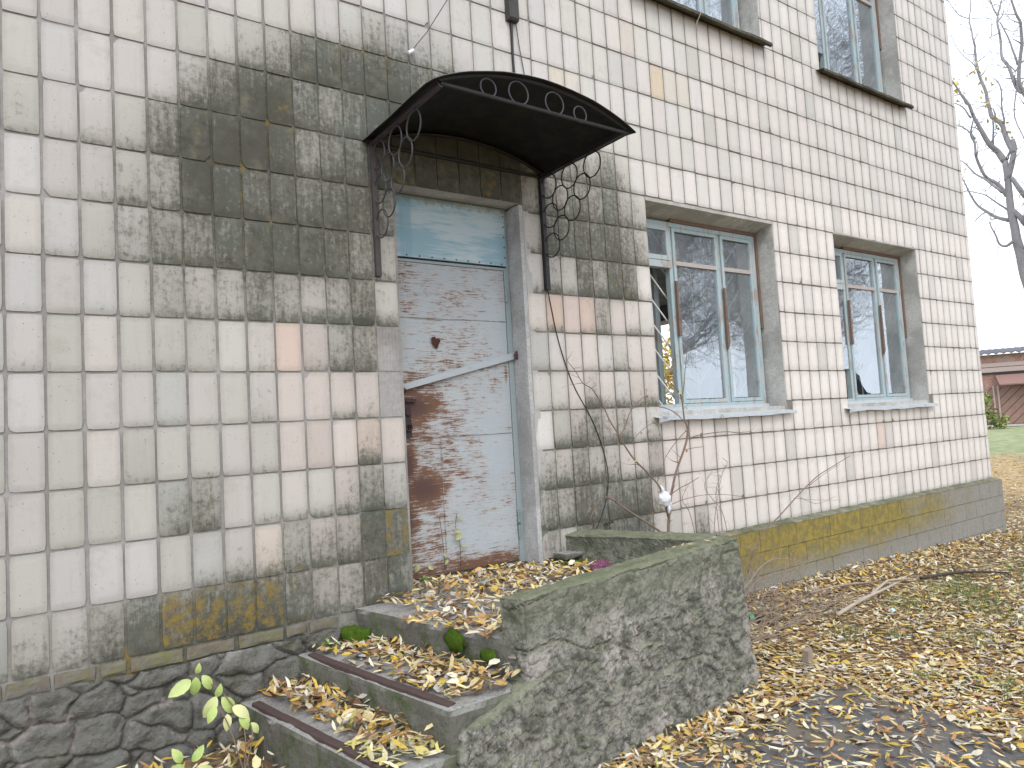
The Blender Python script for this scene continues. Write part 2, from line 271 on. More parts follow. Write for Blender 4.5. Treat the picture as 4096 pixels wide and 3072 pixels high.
POLY={"tree":[[[[21.0,3.066,0.033],[21.0,3.02,1.835],[21.0,3.051,3.206],[21.0,3.201,4.154],[21.0,3.315,4.737],[21.0,3.368,5.314],[21.0,3.422,5.706],[21.0,3.472,6.243],[21.0,3.495,6.68],[21.0,3.493,7.208],[21.0,3.508,7.743]],[0.25,0.23,0.21,0.18,0.16,0.145,0.13,0.115,0.105,0.095,0.085]],[[[21.0,3.508,7.745],[21.0,3.63,8.012],[20.8,3.747,8.212],[20.6,3.838,8.695],[20.5,3.904,8.945],[20.4,3.966,9.242],[20.3,4.066,9.604],[20.2,4.176,9.875],[20.0,4.285,10.171]],[0.1,0.085,0.075,0.06,0.05,0.045,0.035,0.025,0.015]],[[[21.0,3.105,3.905],[21.0,3.081,5.059],[21.0,3.12,5.863],[21.0,3.21,6.052],[21.0,3.349,6.303],[21.0,3.44,6.425]],[0.14,0.12,0.1,0.09,0.075,0.07]],[[[21.0,3.232,6.034],[21.0,2.919,6.881],[21.0,2.688,7.736],[21.0,2.534,8.608]],[0.12,0.1,0.08,0.05]],[[[21.0,3.405,7.275],[21.0,3.307,7.004],[21.0,3.151,6.718]],[0.05,0.07,0.08]],[[[21.0,3.513,7.214],[21.0,3.311,7.866],[21.0,3.318,8.252]],[0.1,0.08,0.07]],[[[21.0,3.311,7.869],[21.0,3.403,8.219],[21.1,3.477,8.509],[21.2,3.555,8.754],[21.3,3.775,9.109],[21.4,3.885,9.526],[21.5,3.97,9.989],[21.6,4.113,10.588],[21.7,4.179,11.317],[21.8,4.246,11.795],[21.9,4.313,12.279],[22.0,4.286,12.772],[22.0,4.228,13.164]],[0.085,0.08,0.075,0.07,0.065,0.06,0.05,0.045,0.035,0.025,0.02,0.015,0.01]],[[[21.0,2.792,8.32],[21.2,3.015,9.309],[21.3,3.148,9.535],[21.4,3.302,10.067],[21.5,3.468,10.516],[21.6,3.554,10.934],[21.7,3.581,11.531],[21.8,3.585,11.918],[22.0,3.554,12.372],[22.0,3.478,12.741]],[0.09,0.07,0.06,0.05,0.045,0.04,0.035,0.03,0.02,0.015]],[[[21.8,3.585,11.918],[21.8,3.693,12.181],[21.8,3.739,12.411],[21.8,3.818,12.765]],[0.025,0.02,0.018,0.012]],[[[21.0,2.692,8.563],[20.8,2.879,9.255],[20.7,2.923,9.439],[20.6,2.846,9.898],[20.5,2.717,10.513],[20.4,2.676,10.791],[20.3,2.736,11.027],[20.2,2.748,11.376],[20.1,2.721,11.704]],[0.08,0.06,0.055,0.05,0.045,0.04,0.035,0.025,0.015]],[[[20.7,2.918,9.934],[20.7,2.992,10.229],[20.7,3.041,10.587],[20.7,3.16,11.079],[20.7,3.211,11.202]],[0.035,0.03,0.025,0.02,0.015]],[[[21.0,3.547,6.84],[20.9,3.669,7.152],[20.8,3.862,7.393],[20.7,3.962,7.752],[20.6,3.987,7.987]],[0.07,0.06,0.05,0.045,0.04]],[[[20.6,3.987,7.99],[20.6,4.001,8.318],[20.6,4.064,8.586],[20.6,3.979,8.946]],[0.04,0.035,0.03,0.02]],[[[21.0,3.563,6.196],[21.1,3.857,6.363],[21.2,4.091,6.589],[21.3,4.364,6.932],[21.4,4.552,7.307],[21.5,4.698,7.676],[21.6,4.81,7.935]],[0.06,0.05,0.045,0.035,0.028,0.02,0.012]],[[[20.8,3.441,5.595],[20.8,3.611,5.519],[20.8,3.767,5.629],[20.8,3.823,5.932],[20.8,3.922,6.247]],[0.05,0.04,0.03,0.025,0.015]],[[[21.2,3.632,6.482],[21.2,3.897,6.828],[21.2,4.132,7.097],[21.2,4.43,7.25],[21.2,4.697,7.312]],[0.03,0.022,0.018,0.014,0.01]],[[[20.6,3.481,6.834],[20.6,3.793,7.291],[20.6,4.067,7.576],[20.6,4.342,7.94],[20.6,4.461,8.106]],[0.04,0.03,0.025,0.018,0.01]],[[[21.1,3.692,8.935],[21.1,3.721,8.602],[21.1,3.751,8.269]],[0.03,0.03,0.035]],[[[21.2,3.519,8.691],[21.2,3.504,9.322],[21.2,3.507,9.766],[21.2,3.654,10.029]],[0.03,0.025,0.02,0.012]],[[[20.4,3.95,8.942],[20.4,4.139,9.264],[20.4,4.341,9.496]],[0.03,0.02,0.012]],[[[20.5,3.955,8.379],[20.5,4.097,8.727],[20.5,4.302,8.906],[20.5,4.437,8.909]],[0.03,0.02,0.015,0.01]],[[[20.8,3.068,9.336],[20.8,3.125,8.694],[20.8,3.015,8.131],[20.8,2.961,8.064]],[0.02,0.018,0.015,0.012]],[[[21.0,3.485,7.766],[21.0,3.336,8.05],[21.0,3.445,7.752]],[0.02,0.02,0.02]],[[[21.8,4.278,12.205],[21.8,4.497,12.373],[21.8,4.658,12.699],[21.8,4.824,13.003]],[0.018,0.015,0.012,0.01]],[[[21.8,4.212,12.171],[21.8,3.977,11.996]],[0.014,0.008]],[[[21.6,4.072,10.544],[21.6,4.226,10.847],[21.6,4.509,11.294],[21.6,4.735,11.934]],[0.02,0.016,0.012,0.008]],[[[21.4,3.434,10.004],[21.4,3.272,9.945],[21.4,2.958,9.789]],[0.018,0.018,0.02]],[[[21.8,3.805,11.418],[21.8,3.724,11.838],[21.8,3.889,11.975],[21.8,3.979,12.23]],[0.014,0.012,0.01,0.008]],[[[20.5,3.059,10.922],[20.5,2.911,10.775],[20.5,2.757,10.721]],[0.012,0.012,0.012]],[[[20.3,4.02,9.633],[20.3,3.94,9.55],[20.3,3.754,9.47]],[0.014,0.01,0.008]],[[[20.8,3.771,5.582],[20.8,3.837,5.311],[20.8,3.825,4.974]],[0.01,0.008,0.006]]],"sapling":[[[[3.688,-0.3,0.685],[3.713,-0.3,0.863],[3.748,-0.3,1.05],[3.778,-0.3,1.139],[3.837,-0.3,1.273],[3.948,-0.3,1.446],[3.983,-0.3,1.556],[3.956,-0.3,1.629],[3.947,-0.3,1.765],[3.918,-0.3,1.821],[3.834,-0.3,1.894]],[0.012,0.011,0.01,0.0095,0.009,0.0085,0.008,0.006,0.0055,0.005,0.003]],[[[3.947,-0.3,1.765],[3.975,-0.3,1.861],[4.006,-0.3,1.99],[4.044,-0.3,2.144]],[0.005,0.004,0.003,0.002]],[[[3.834,-0.3,1.894],[3.792,-0.3,1.926],[3.829,-0.3,1.958],[3.869,-0.3,2.013]],[0.003,0.003,0.003,0.002]],[[[3.834,-0.3,1.894],[3.87,-0.3,1.918],[3.872,-0.3,1.989]],[0.003,0.002,0.002]],[[[3.702,-0.3,0.842],[3.59,-0.28,0.923],[3.479,-0.25,1.001],[3.391,-0.22,1.069],[3.313,-0.2,1.129],[3.235,-0.2,1.148],[3.172,-0.2,1.107],[3.128,-0.2,1.047],[3.115,-0.2,1.012]],[0.008,0.007,0.007,0.006,0.006,0.005,0.005,0.004,0.003]],[[[3.722,-0.3,0.976],[3.649,-0.32,1.168],[3.562,-0.3,1.281],[3.465,-0.28,1.378],[3.401,-0.26,1.48],[3.365,-0.25,1.55],[3.321,-0.22,1.65],[3.297,-0.2,1.735],[3.261,-0.2,1.789],[3.216,-0.18,1.866],[3.141,-0.18,1.904],[3.089,-0.18,1.979],[3.019,-0.18,2.053]],[0.007,0.0065,0.006,0.006,0.0055,0.005,0.005,0.0045,0.004,0.0035,0.003,0.0025,0.002]],[[[3.375,-0.25,1.542],[3.421,-0.25,1.592],[3.483,-0.25,1.696],[3.563,-0.25,1.762],[3.643,-0.25,1.807]],[0.004,0.0035,0.003,0.0025,0.002]],[[[3.643,-0.25,1.807],[3.658,-0.25,1.846]],[0.002,0.001]],[[[3.982,-0.3,1.488],[4.061,-0.3,1.504],[4.159,-0.3,1.513],[4.283,-0.3,1.518],[4.411,-0.3,1.517],[4.541,-0.3,1.505],[4.69,-0.3,1.504]],[0.004,0.004,0.0035,0.003,0.003,0.0025,0.002]],[[[3.944,-0.3,1.415],[4.028,-0.3,1.421],[4.136,-0.3,1.425]],[0.003,0.0025,0.002]],[[[3.77,-0.3,1.121],[3.859,-0.3,1.154],[3.954,-0.3,1.177],[4.064,-0.3,1.211]],[0.004,0.003,0.003,0.002]],[[[3.981,-0.28,1.541],[3.868,-0.28,1.467],[3.768,-0.28,1.38],[3.729,-0.28,1.321]],[0.003,0.0025,0.002,0.0015]],[[[3.752,-0.3,1.049],[3.896,-0.3,1.073],[4.11,-0.3,1.082],[4.356,-0.3,1.058],[4.522,-0.3,1.028]],[0.003,0.003,0.002,0.002,0.0015]],[[[3.436,-0.3,1.717],[3.585,-0.3,1.734],[3.715,-0.3,1.724],[3.846,-0.3,1.688],[3.943,-0.3,1.621]],[0.002,0.0025,0.003,0.003,0.003]],[[[3.534,-0.2,1.496],[3.615,-0.2,1.561],[3.742,-0.2,1.618]],[0.002,0.002,0.0015]],[[[3.733,-0.2,1.634],[3.795,-0.2,1.584],[3.8,-0.2,1.52]],[0.002,0.002,0.001]]],"twig":[[[[4.52,-0.3,0.468],[4.631,-0.3,0.621],[4.739,-0.3,0.735],[4.944,-0.3,0.826],[5.215,-0.3,0.962],[5.502,-0.3,1.09],[5.827,-0.3,1.176],[6.029,-0.3,1.227]],[0.006,0.006,0.0055,0.005,0.0045,0.004,0.003,0.002]],[[[5.384,-0.3,1.03],[5.675,-0.3,1.123],[5.855,-0.3,1.165]],[0.003,0.002,0.0015]],[[[5.192,-0.28,0.948],[5.452,-0.28,0.906],[5.87,-0.28,0.859]],[0.002,0.0015,0.001]],[[[5.245,-0.28,0.958],[5.501,-0.28,0.869],[5.789,-0.28,0.903]],[0.0015,0.0015,0.001]]],"weeds":[[[[4.164,-0.5,0.422],[4.252,-0.5,0.459],[4.438,-0.5,0.561],[4.644,-0.5,0.578],[4.992,-0.5,0.489]],[0.005,0.005,0.004,0.003,0.002]],[[[4.217,-0.45,0.325],[4.403,-0.45,0.439],[4.585,-0.45,0.463],[4.917,-0.45,0.466],[5.072,-0.45,0.5]],[0.004,0.004,0.003,0.002,0.002]],[[[4.307,-0.45,0.362],[4.455,-0.45,0.498],[4.454,-0.45,0.662],[4.348,-0.45,0.691]],[0.003,0.003,0.002,0.001]],[[[4.494,-0.4,0.266],[4.669,-0.4,0.387],[4.686,-0.4,0.511],[4.535,-0.4,0.589]],[0.003,0.002,0.002,0.001]],[[[4.265,-0.45,0.37],[4.429,-0.45,0.3],[4.603,-0.45,0.254]],[0.004,0.003,0.003]],[[[4.381,-0.4,0.422],[4.634,-0.4,0.295],[4.896,-0.4,0.478],[4.956,-0.4,0.555]],[0.003,0.002,0.002,0.001]],[[[4.513,-0.4,0.413],[4.748,-0.4,0.444],[4.985,-0.4,0.406]],[0.002,0.002,0.001]],[[[4.412,-0.4,0.499],[4.404,-0.4,0.609],[4.551,-0.4,0.712]],[0.002,0.002,0.001]],[[[4.363,-0.2,0.703],[4.352,-0.2,1.054],[4.419,-0.2,1.182],[4.51,-0.2,1.285]],[0.003,0.0025,0.002,0.001]],[[[4.098,-0.2,0.788],[4.046,-0.2,0.972],[3.984,-0.2,1.059],[4.066,-0.2,1.156]],[0.003,0.0025,0.002,0.001]],[[[4.292,-0.2,0.754],[4.341,-0.2,0.955],[4.432,-0.2,1.181],[4.523,-0.2,1.284]],[0.003,0.0025,0.002,0.001]],[[[4.447,-0.2,0.758],[4.403,-0.2,0.931],[4.233,-0.2,1.115],[4.32,-0.2,1.216]],[0.003,0.0025,0.002,0.001]]]}
# ------------------------------------------------------------------ the facade grid (tile pitch measured along the wall)
U=0.15; PZ=U*1.7618; ZO=3.6
DC=[0.36,0.32,0.28,0.24,0.2,0.16,0.13,0.08,0.04,-0.01,-0.05,-0.1,-0.15,-0.17,-0.17,-0.15,-0.11,-0.06,0.0,0.04,0.09,0.07,0.03,-0.01,-0.06,-0.09,-0.12,-0.11,-0.13,-0.13,-0.13,-0.13,-0.12,-0.12,-0.11,-0.09,-0.07,-0.05,-0.05,-0.05,-0.04,-0.04,-0.03,-0.02,-0.01,0.01,0.03,0.05,0.06,0.07,0.08,0.08,0.08,0.08,0.08,0.07,0.06,0.04,0.02,0.0,-0.02,-0.03,-0.05,-0.06]
DR=[-0.12,-0.09,-0.06,-0.05,-0.04,0.0,0.03,0.06,0.08,0.07,0.06,0.05,0.03,0.01,0.0,-0.01,-0.01]
def colx(c):
    if c<0: return U*(c*1.0+DC[0])
    return U*(c+(DC[c] if c<64 else -0.05))
def rowz(r):
    i=r+4; d=DR[0] if i<0 else DR[min(i,16)]
    return ZO-PZ*(r+d)
CX={c:colx(c) for c in range(-14,65)}; XR=9.525
RZ={r:rowz(r) for r in range(-12,12)}; ZB=0.70
STAIN_SHADE={-3:'0'*35,-2:'000000000112443321'+'0'*17,-1:'0000001347888877654'+'0'*16,0:'000014799656899999956655641'+'0'*8,1:'212269998566888888846676754'+'0'*8,  # digits under the canopy raised to paint its shade over the real stain
 2:'012349877677500000037888865'+'0'*8,3:'112455788875300000024375871'+'0'*8,4:'011143354346200000011015122'+'0'*8,5:'110122020245100000011012322'+'0'*8,
 6:'000111120012100000021042323'+'0'*8,7:'000201110003100000003564523'+'0'*8,8:'011045011135300000054644224'+'0'*8,9:'000001224448700000065877783'+'10000000',
 10:'335778886447700000053777873'+'22511111'}
MOSS={(4,10):8,(5,10):7,(6,10):7,(7,10):7,(8,10):4,(9,10):2,(7,9):4,(8,9):3,(12,9):6,(5,8):2,(8,0):3,(8,1):3,(7,0):2,(26,9):5,(24,3):3,(25,3):4,(25,2):2,(13,1):5,(15,1):4,(17,1):5,(11,10):3,(12,10):2,(5,1):2,(9,-1):2,(0,10):1,(1,10):2,(3,10):2}
for i in range(27,64): MOSS.setdefault((i,10),1)
def sv(c,r):
    if r<-3: return 0.
    r=min(r,10); s=STAIN_SHADE[r]; c=max(c,0)
    if c>=35: return .08 if r==10 else 0.
    return int(s[c])/9.0*(.86 if c>=19 else 1.0)
def fieldat(x,z,tab):
    # fractional tile-centre coordinates
    lo=-14
    c=lo
    while c<63 and CX[c+1]<x: c+=1
    fc=c+(x-CX[c])/(CX[c+1]-CX[c])-0.5
    r=-12
    while r<10 and RZ[r+1]>z: r+=1
    fr=r+(RZ[r]-z)/(RZ[r]-RZ[r+1])-0.5
    c0=math.floor(fc);r0=math.floor(fr);a=fc-c0;b=fr-r0
    return ((tab(c0,r0)*(1-a)+tab(c0+1,r0)*a)*(1-b)+(tab(c0,r0+1)*(1-a)+tab(c0+1,r0+1)*a)*b)
def mv(c,r): return MOSS.get((c,r),0)/9.0
OPEN=[('w1',4.03,5.615,1.65,3.31),('w2',6.575,8.185,1.635,3.335),('w3',4.06,5.665,4.955,6.62),('w4',6.595,8.216,4.93,6.60),('door',1.935,2.865,0.0,3.117)]
DROPS={(11,9),(12,9)}    # two tiles fallen off, rough mortar shows
BARE={(12,5),(12,6)}
XTOP=7.3

B=thing('building','two-storey abandoned building faced with pale square tiles, stained black above its rusty door','building')

# --- grout sheet with openings
def grid_lines(lo,hi,lines,extra,step):
    L=sorted(set([round(q,4) for q in lines if lo<q<hi]+[lo,hi]+extra)); out=[L[0]]
    for q in L[1:]:
        n=max(1,int(math.ceil((q-out[-1])/step))); a=out[-1]
        for k in range(1,n+1): out.append(a+(q-a)*k/n)
    return out
gx=grid_lines(-3.0,XR,[CX[c] for c in range(-14,40)],[o[1] for o in OPEN]+[o[2] for o in OPEN],0.08)
gz=grid_lines(0.6,XTOP,[RZ[r] for r in range(-12,11)],[o[3] for o in OPEN if o[3]>.6]+[o[4] for o in OPEN],0.10)
mb=MB(); sst=[];mss=[];vs=[]
for z in gz:
    for x in gx:
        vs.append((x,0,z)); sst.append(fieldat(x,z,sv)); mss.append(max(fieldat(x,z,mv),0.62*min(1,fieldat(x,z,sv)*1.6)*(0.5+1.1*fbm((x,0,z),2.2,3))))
fs=[]
for j in range(len(gz)-1):
    for i in range(len(gx)-1):
        xm=(gx[i]+gx[i+1])/2; zm=(gz[j]+gz[j+1])/2
        if any(o[1]<xm<o[2] and o[3]<zm<o[4] for o in OPEN): continue
        a=j*len(gx)+i; fs.append((a,a+1,a+1+len(gx),a+len(gx)))
mb.add(vs,fs,0,stain=sst,moss=mss)
# solid walls, floors and roof behind the sheet
mw=MB(); EY=.012
YB=9.0
def wallx(x0,x1,z0,z1): mw.box(x0,x1,.004,.45,z0,z1)
xs=[-3.0,1.935,2.865,4.03,5.615,6.575,8.185,XR-.002]
wallx(-3,1.93,-.2,XTOP); wallx(2.872,4.025,-.2,XTOP); wallx(5.672,6.57,-.2,XTOP); wallx(8.222,XR-.002,-.2,XTOP)
wallx(1.93,2.872,3.122,XTOP); wallx(4.025,5.672,3.315,4.95); wallx(4.025,5.62,-.2,1.645); wallx(6.57,8.222,3.34,4.925); wallx(6.57,8.19,-.2,1.63)
wallx(4.025,5.672,6.625,XTOP); wallx(6.57,8.222,6.605,XTOP); wallx(4.025,4.055,4.95,6.625); wallx(5.62,5.672,-.2,3.315); wallx(8.19,8.222,-.2,3.34)
wallx(1.93,2.872,-.2,.70)
# end wall with two window openings lighting the rooms, rear and far walls
for y0,y1,z0,z1 in ((.45,1.9,-.2,3.9),(3.5,4.2,-.2,3.9),(5.8,YB,-.2,3.9),(1.9,3.5,-.2,1.65),(4.2,5.8,-.2,1.65),(1.9,3.5,3.3,3.9),(4.2,5.8,3.3,3.9),(.45,1.9,3.9,XTOP),(3.5,YB,3.9,XTOP),(1.9,3.5,3.9,4.95),(1.9,3.5,6.6,XTOP)):
    mw.box(9.1,XR-.002,y0,y1,z0,z1)
mw.box(-3,9.1,YB-.4,YB,-.2,XTOP); mw.box(-3,-2.6,.45,YB-.4,-.2,XTOP)
mw.box(-2.6,9.1,.45,YB-.4,.55,.70); mw.box(-2.6,9.1,.45,YB-.4,3.55,4.0); mw.box(-3.0,XR+.1,-.12,YB+.1,XTOP,XTOP+.2)
M_inner=m_concrete('old distempered plaster',(.48,.52,.52),(.62,.65,.64),0,(.4,.4,.4),.2)
mb.build('wall',M_grout,B); mw.build('masonry',M_inner,B)

# --- tiles
TC={(8,5):(.56,.445,.385),(20,4):(.59,.46,.39),(22,4):(.58,.46,.40),(21,4):(.58,.49,.45),(11,7):(.57,.47,.41),(26,-4):(.56,.52,.47),(29,-3):(.57,.54,.48),(30,-3):(.57,.545,.49),(22,-2):(.57,.535,.475),(21,-2):(.56,.52,.44),(7,9):(.56,.50,.45),(28,-3):(.58,.49,.37),(6,-5):(.5,.5,.45),(47,8):(.66,.55,.50)}
def tint(c,r):
    if (c,r) in TC: return TC[(c,r)]
    if 13<=c<=18 and r in(0,1): return (.15+random.uniform(-.05,.05),.095,.055)  # brown staining, darkened further with the canopy's shade painted in
    k=random.random(); f=min(1,max(0,c/40)); v=random.uniform(-.03,.02)-.095*(1-f)  # tiles whiten to the right: lens bloom painted into their tint
    if r>=4 and 8<=c<=30 and k<.62: col=(.535,.475,.44)
    elif k<.36: col=(.522,.502,.494)
    elif k<.72: col=(.475,.485,.445)
    elif k<.86: col=(.515,.52,.52)
    elif k<.95: col=(.55,.53,.495)
    else: col=(.44,.465,.455)
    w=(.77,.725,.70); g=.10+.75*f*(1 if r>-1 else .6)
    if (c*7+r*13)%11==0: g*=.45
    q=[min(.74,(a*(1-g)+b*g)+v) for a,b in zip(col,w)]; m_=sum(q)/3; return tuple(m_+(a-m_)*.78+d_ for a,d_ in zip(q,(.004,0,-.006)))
def tile(mbt,x0,x1,z0,z1,c,r,yf=-.0075):
    w=x1-x0;h=z1-z0
    if w<.02 or h<.02: return
    nx=max(2,int(round(w/.028)));nz=max(2,int(round(h/.032)))
    near=c<34
    if not near: nx=min(nx,3); nz=min(nz,4)
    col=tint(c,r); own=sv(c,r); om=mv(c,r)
    tx,tz=random.gauss(0,.006),random.gauss(0,.005); yo=yf+random.gauss(0,.0009)
    jx,jz=random.gauss(0,.0012),random.gauss(0,.0012); ch=min(.007,w*.2)
    vs=[];st=[];mo=[];rm=[];A=x0+jx;Bz=z0+jz
    chip=None; near_=1.0 if (c>=8 and r>=3) else .45; lowk=random.uniform(.0,.62)*near_*(1 if own>.05 else .45); topk=random.uniform(0,.35)*near_*(random.random()<.4)
    if random.random()<.06: chip=(random.choice((0,nx)),random.choice((0,nz)),random.uniform(.012,.03))
    for j in range(nz+1):
        for i in range(nx+1):
            x=A+w*i/nx; z=Bz+h*j/nz
            if i in(0,nx) and j in(0,nz):
                q=chip[2] if (chip and (i,j)==chip[:2]) else ch*random.uniform(.3,1)
                x+=q*(1 if i==0 else -1)*.7; z+=q*(1 if j==0 else -1)*.7
            edge=(i in(0,nx) or j in(0,nz))
            y=yo+(x-A-w/2)*tx+(z-Bz-h/2)*tz+(.0014 if edge else 0)
            vs.append((x,y,z))
            s=.55*fieldat(x,z,sv)+.45*own; low=(1-j/nz)
            s+=(.10*(low-.5) if own>.15 else 0)+(.12*max(0,low-.8)*5*(1 if own>.05 else 0))
            if c<27 and r>=-1: s+=lowk*max(0,low-.62)*1.6+topk*max(0,(1-low)-.8)*2
            if c>=27 and r==10: s+=.5*max(0,low-.7)*3*.6
            rm.append(1.0 if edge else 0.0); st.append(max(0,s)); mo.append(.35*fieldat(x,z,mv)+.65*om if om>0 else .2*fieldat(x,z,mv))
    n=nx+1; fs=[(j*n+i,j*n+i+1,(j+1)*n+i+1,(j+1)*n+i) for j in range(nz) for i in range(nx)]
    rim=[i for i in range(nx+1)]+[j*n+nx for j in range(1,nz+1)]+[nz*n+i for i in range(nx-1,-1,-1)]+[j*n for j in range(nz-1,0,-1)]
    o=len(vs)
    for k in rim:
        p=vs[k]; vs.append((p[0],.001,p[2])); st.append(st[k]); mo.append(mo[k])
    for k in range(len(rim)):
        k2=(k+1)%len(rim); fs.append((rim[k2],rim[k],o+k,o+k2))
    mbt.add(vs,fs,0,stain=st,moss=mo,tint=tuple(col),rim=rm+[1.0]*len(rim))
mt=MB()
for c in range(-13,64):
    for r in range(-12,11):
        x0,x1=CX[c],(CX[c+1] if c<63 else XR); z1,z0=RZ[r],(RZ[r+1] if r<10 else ZB)
        g=.0064 if c<9 else (.0046 if c<24 else .0050)
        gz_=.0046 if c<24 else .0050
        x0+=g;x1-=g;z0+=gz_;z1-=gz_
        rects=[(x0,x1,z0,z1)]
        for _,a,b,p,q in OPEN:
            nr=[]
            for (X0,X1,Z0,Z1) in rects:
                if X1<=a+.003 or X0>=b-.003 or Z1<=p+.003 or Z0>=q-.003: nr.append((X0,X1,Z0,Z1)); continue
                cand=[]
                if X0<a: cand.append((X0,a-.001,Z0,Z1))
                if X1>b: cand.append((b+.001,X1,Z0,Z1))
                if Z0<p: cand.append((X0,X1,Z0,p-.004))
                if Z1>q: cand.append((X0,X1,q+(.022 if q!=3.117 else .002),Z1))
                if cand: nr.append(max(cand,key=lambda t:(t[1]-t[0])*(t[3]-t[2])))
            rects=nr
        for q in rects:
            if (c,r) in DROPS and c<14: continue
            if (c,r) in BARE: continue
            if x0>XR: continue
            tile(mt,*q,c,r)
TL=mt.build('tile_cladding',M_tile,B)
# side of the corner: thin returns of the tile courses
# --- bare mortar patches where tiles came off
mp=MB()
for (c,r) in DROPS|BARE:
    x0,x1,z1,z0=CX[c]+.004,min(CX[c+1]-.004,1.933),RZ[r]-.004,RZ[r+1]+.004
    nx,nz=14,22; vs=[];st=[];mo=[]
    for j in range(nz+1):
        for i in range(nx+1):
            x=x0+(x1-x0)*i/nx;z=z0+(z1-z0)*j/nz
            rib=.0015*math.sin(i/nx*math.pi*7)**2 if (c,r) in BARE else 0
            vs.append((x,-.003-rib+fbm((x,0,z),30,3)*.0015,z)); st.append(sv(c,r)*(.9 if (c,r) in DROPS else .4)); mo.append(mv(c,r))
    mp.add(vs,[(j*(nx+1)+i,j*(nx+1)+i+1,(j+1)*(nx+1)+i+1,(j+1)*(nx+1)+i) for j in range(nz) for i in range(nx)],0,stain=st,moss=mo)
build_split(mp,'mortar_patch',M_grout,B)

# --- plinth to the right of the porch
t=NT('plinth tile',.9,.2); sp=t.sep(); n=t.noise(14,6,.7); f=t.noise(70,5,.7); b=t.noise(2.2,4,.6)
base=t.mix(n,(.20,.195,.18),(.33,.32,.30)); base=t.mix(t.smooth(f,.5,.7),base,(.13,.125,.11))
zz=t.math('ADD',sp[2],t.math('MULTIPLY',t.math('SUBTRACT',b,.5),.34)); fadex=t.smooth(t.math('ADD',sp[0],t.math('MULTIPLY',t.math('SUBTRACT',b,.5),3.0)),9.0,6.8)
mo=t.math('MULTIPLY',t.smooth(zz,.27,.50),fadex); mo2=t.math('MULTIPLY',mo,t.smooth(n,.18,.5))
c=t.mix(t.math('MULTIPLY',fadex,t.math('MULTIPLY',t.smooth(zz,.1,.5),.6)),base,(.17,.165,.11)); c=t.mix(t.math('MULTIPLY',mo2,.8),c,t.mix(t.smooth(n,.35,.65),(.15,.13,.03),(.33,.245,.04)))
t.bump(f,.4,.006); M_plinth=t.done(c)
mp=MB(); PY=-.072; mpl=MB()
mpl.hexa([(3.0,PY+.004,-.15),(9.592,PY+.004,-.15),(9.592,.003,-.15),(3.0,.003,-.15),(3.0,PY+.004,.708),(9.592,PY+.004,.708),(9.592,.003,.722),(3.0,.003,.722)])
mpl.box(9.592-.066,9.588,.003,YB,-.15,.70)
rows=[(.705,.525),(.519,.345),(.339,.165),(.159,-.01)]
for k,(zt,zb) in enumerate(rows):
    x=3.0+(.12 if k%2 else 0)
    while x<9.585:
        w=.246; x2=min(x+w,9.594)
        if x2-x>.03:
            yo=PY-.003+random.gauss(0,.0008)
            a=.004
            mp.hexa([(x,yo,zb),(x2,yo,zb),(x2,PY+.004,zb),(x,PY+.004,zb),(x,yo,zt),(x2,yo,zt),(x2,PY+.004,zt),(x,PY+.004,zt)])
        x=x2+.004
mp.build('plinth_tile',M_plinth,B)
M_ledge=m_concrete('mossy ledge mortar',(.17,.165,.12),(.30,.29,.24),1.0,(.075,.08,.05),.6)
mpl.build('plinth',M_ledge,B)
# mortar fillet and drifted dirt on the ledge
ml=MB(); N=220; vs=[]
for i in range(N+1):
    x=3.0+(9.52-3.0)*i/N
    for k,(y,z) in enumerate(((.0,.735),(-.02,.724),(-.05,.716),(-.078,.708),(-.078,.700))):
        vs.append((x,y,z+fbm((x,y*3,z),9,4)*.006*(1 if k else 1.6)))
ml.add(vs,[(i*5+k,(i+1)*5+k,(i+1)*5+k+1,i*5+k+1) for i in range(N) for k in range(4)]); ml.build('ledge',M_ledge,B,True)

# --- rubble foundation and one brick course on the left
t=NT('rubble foundation',.95,.2); kk=t.attr('stone'); n=t.noise(24,6,.7); f=t.noise(80,5,.7)
sh=t.attr('shade'); pale=t.smooth(t.noise(4.5,5,.7,vec=t.map((1,1,1),loc=(8,1,2))),.52,.60)
c=t.mix(sh,t.mix(n,(.085,.088,.074),(.20,.20,.175)),t.mix(n,(.12,.122,.118),(.26,.26,.24))); c=t.mix(t.math('MULTIPLY',t.smooth(kk,.22,.05),.55),c,(.07,.066,.055)); c=t.mix(t.math('MULTIPLY',pale,t.smooth(kk,.95,.3)),c,t.mix(n,(.22,.20,.18),(.38,.35,.33)))
c=t.mix(t.smooth(t.noise(3.5,5,.7),.5,.62),c,t.mix(.6,c,(.10,.10,.065))); c=t.mix(t.smooth(f,.6,.72),c,(.05,.05,.045)); c=t.mix(t.smooth(t.noise(55,5,.75),.5,.68),c,t.mix(.5,c,(.25,.245,.225))); t.bump(t.math('ADD',n,t.math('MULTIPLY',f,.9)),1.0,.014); M_found=t.done(c)
mf=MB(); vs=[];kv=[];sc_=[];z0,z1=-.12,.632; nx,nz=560,110
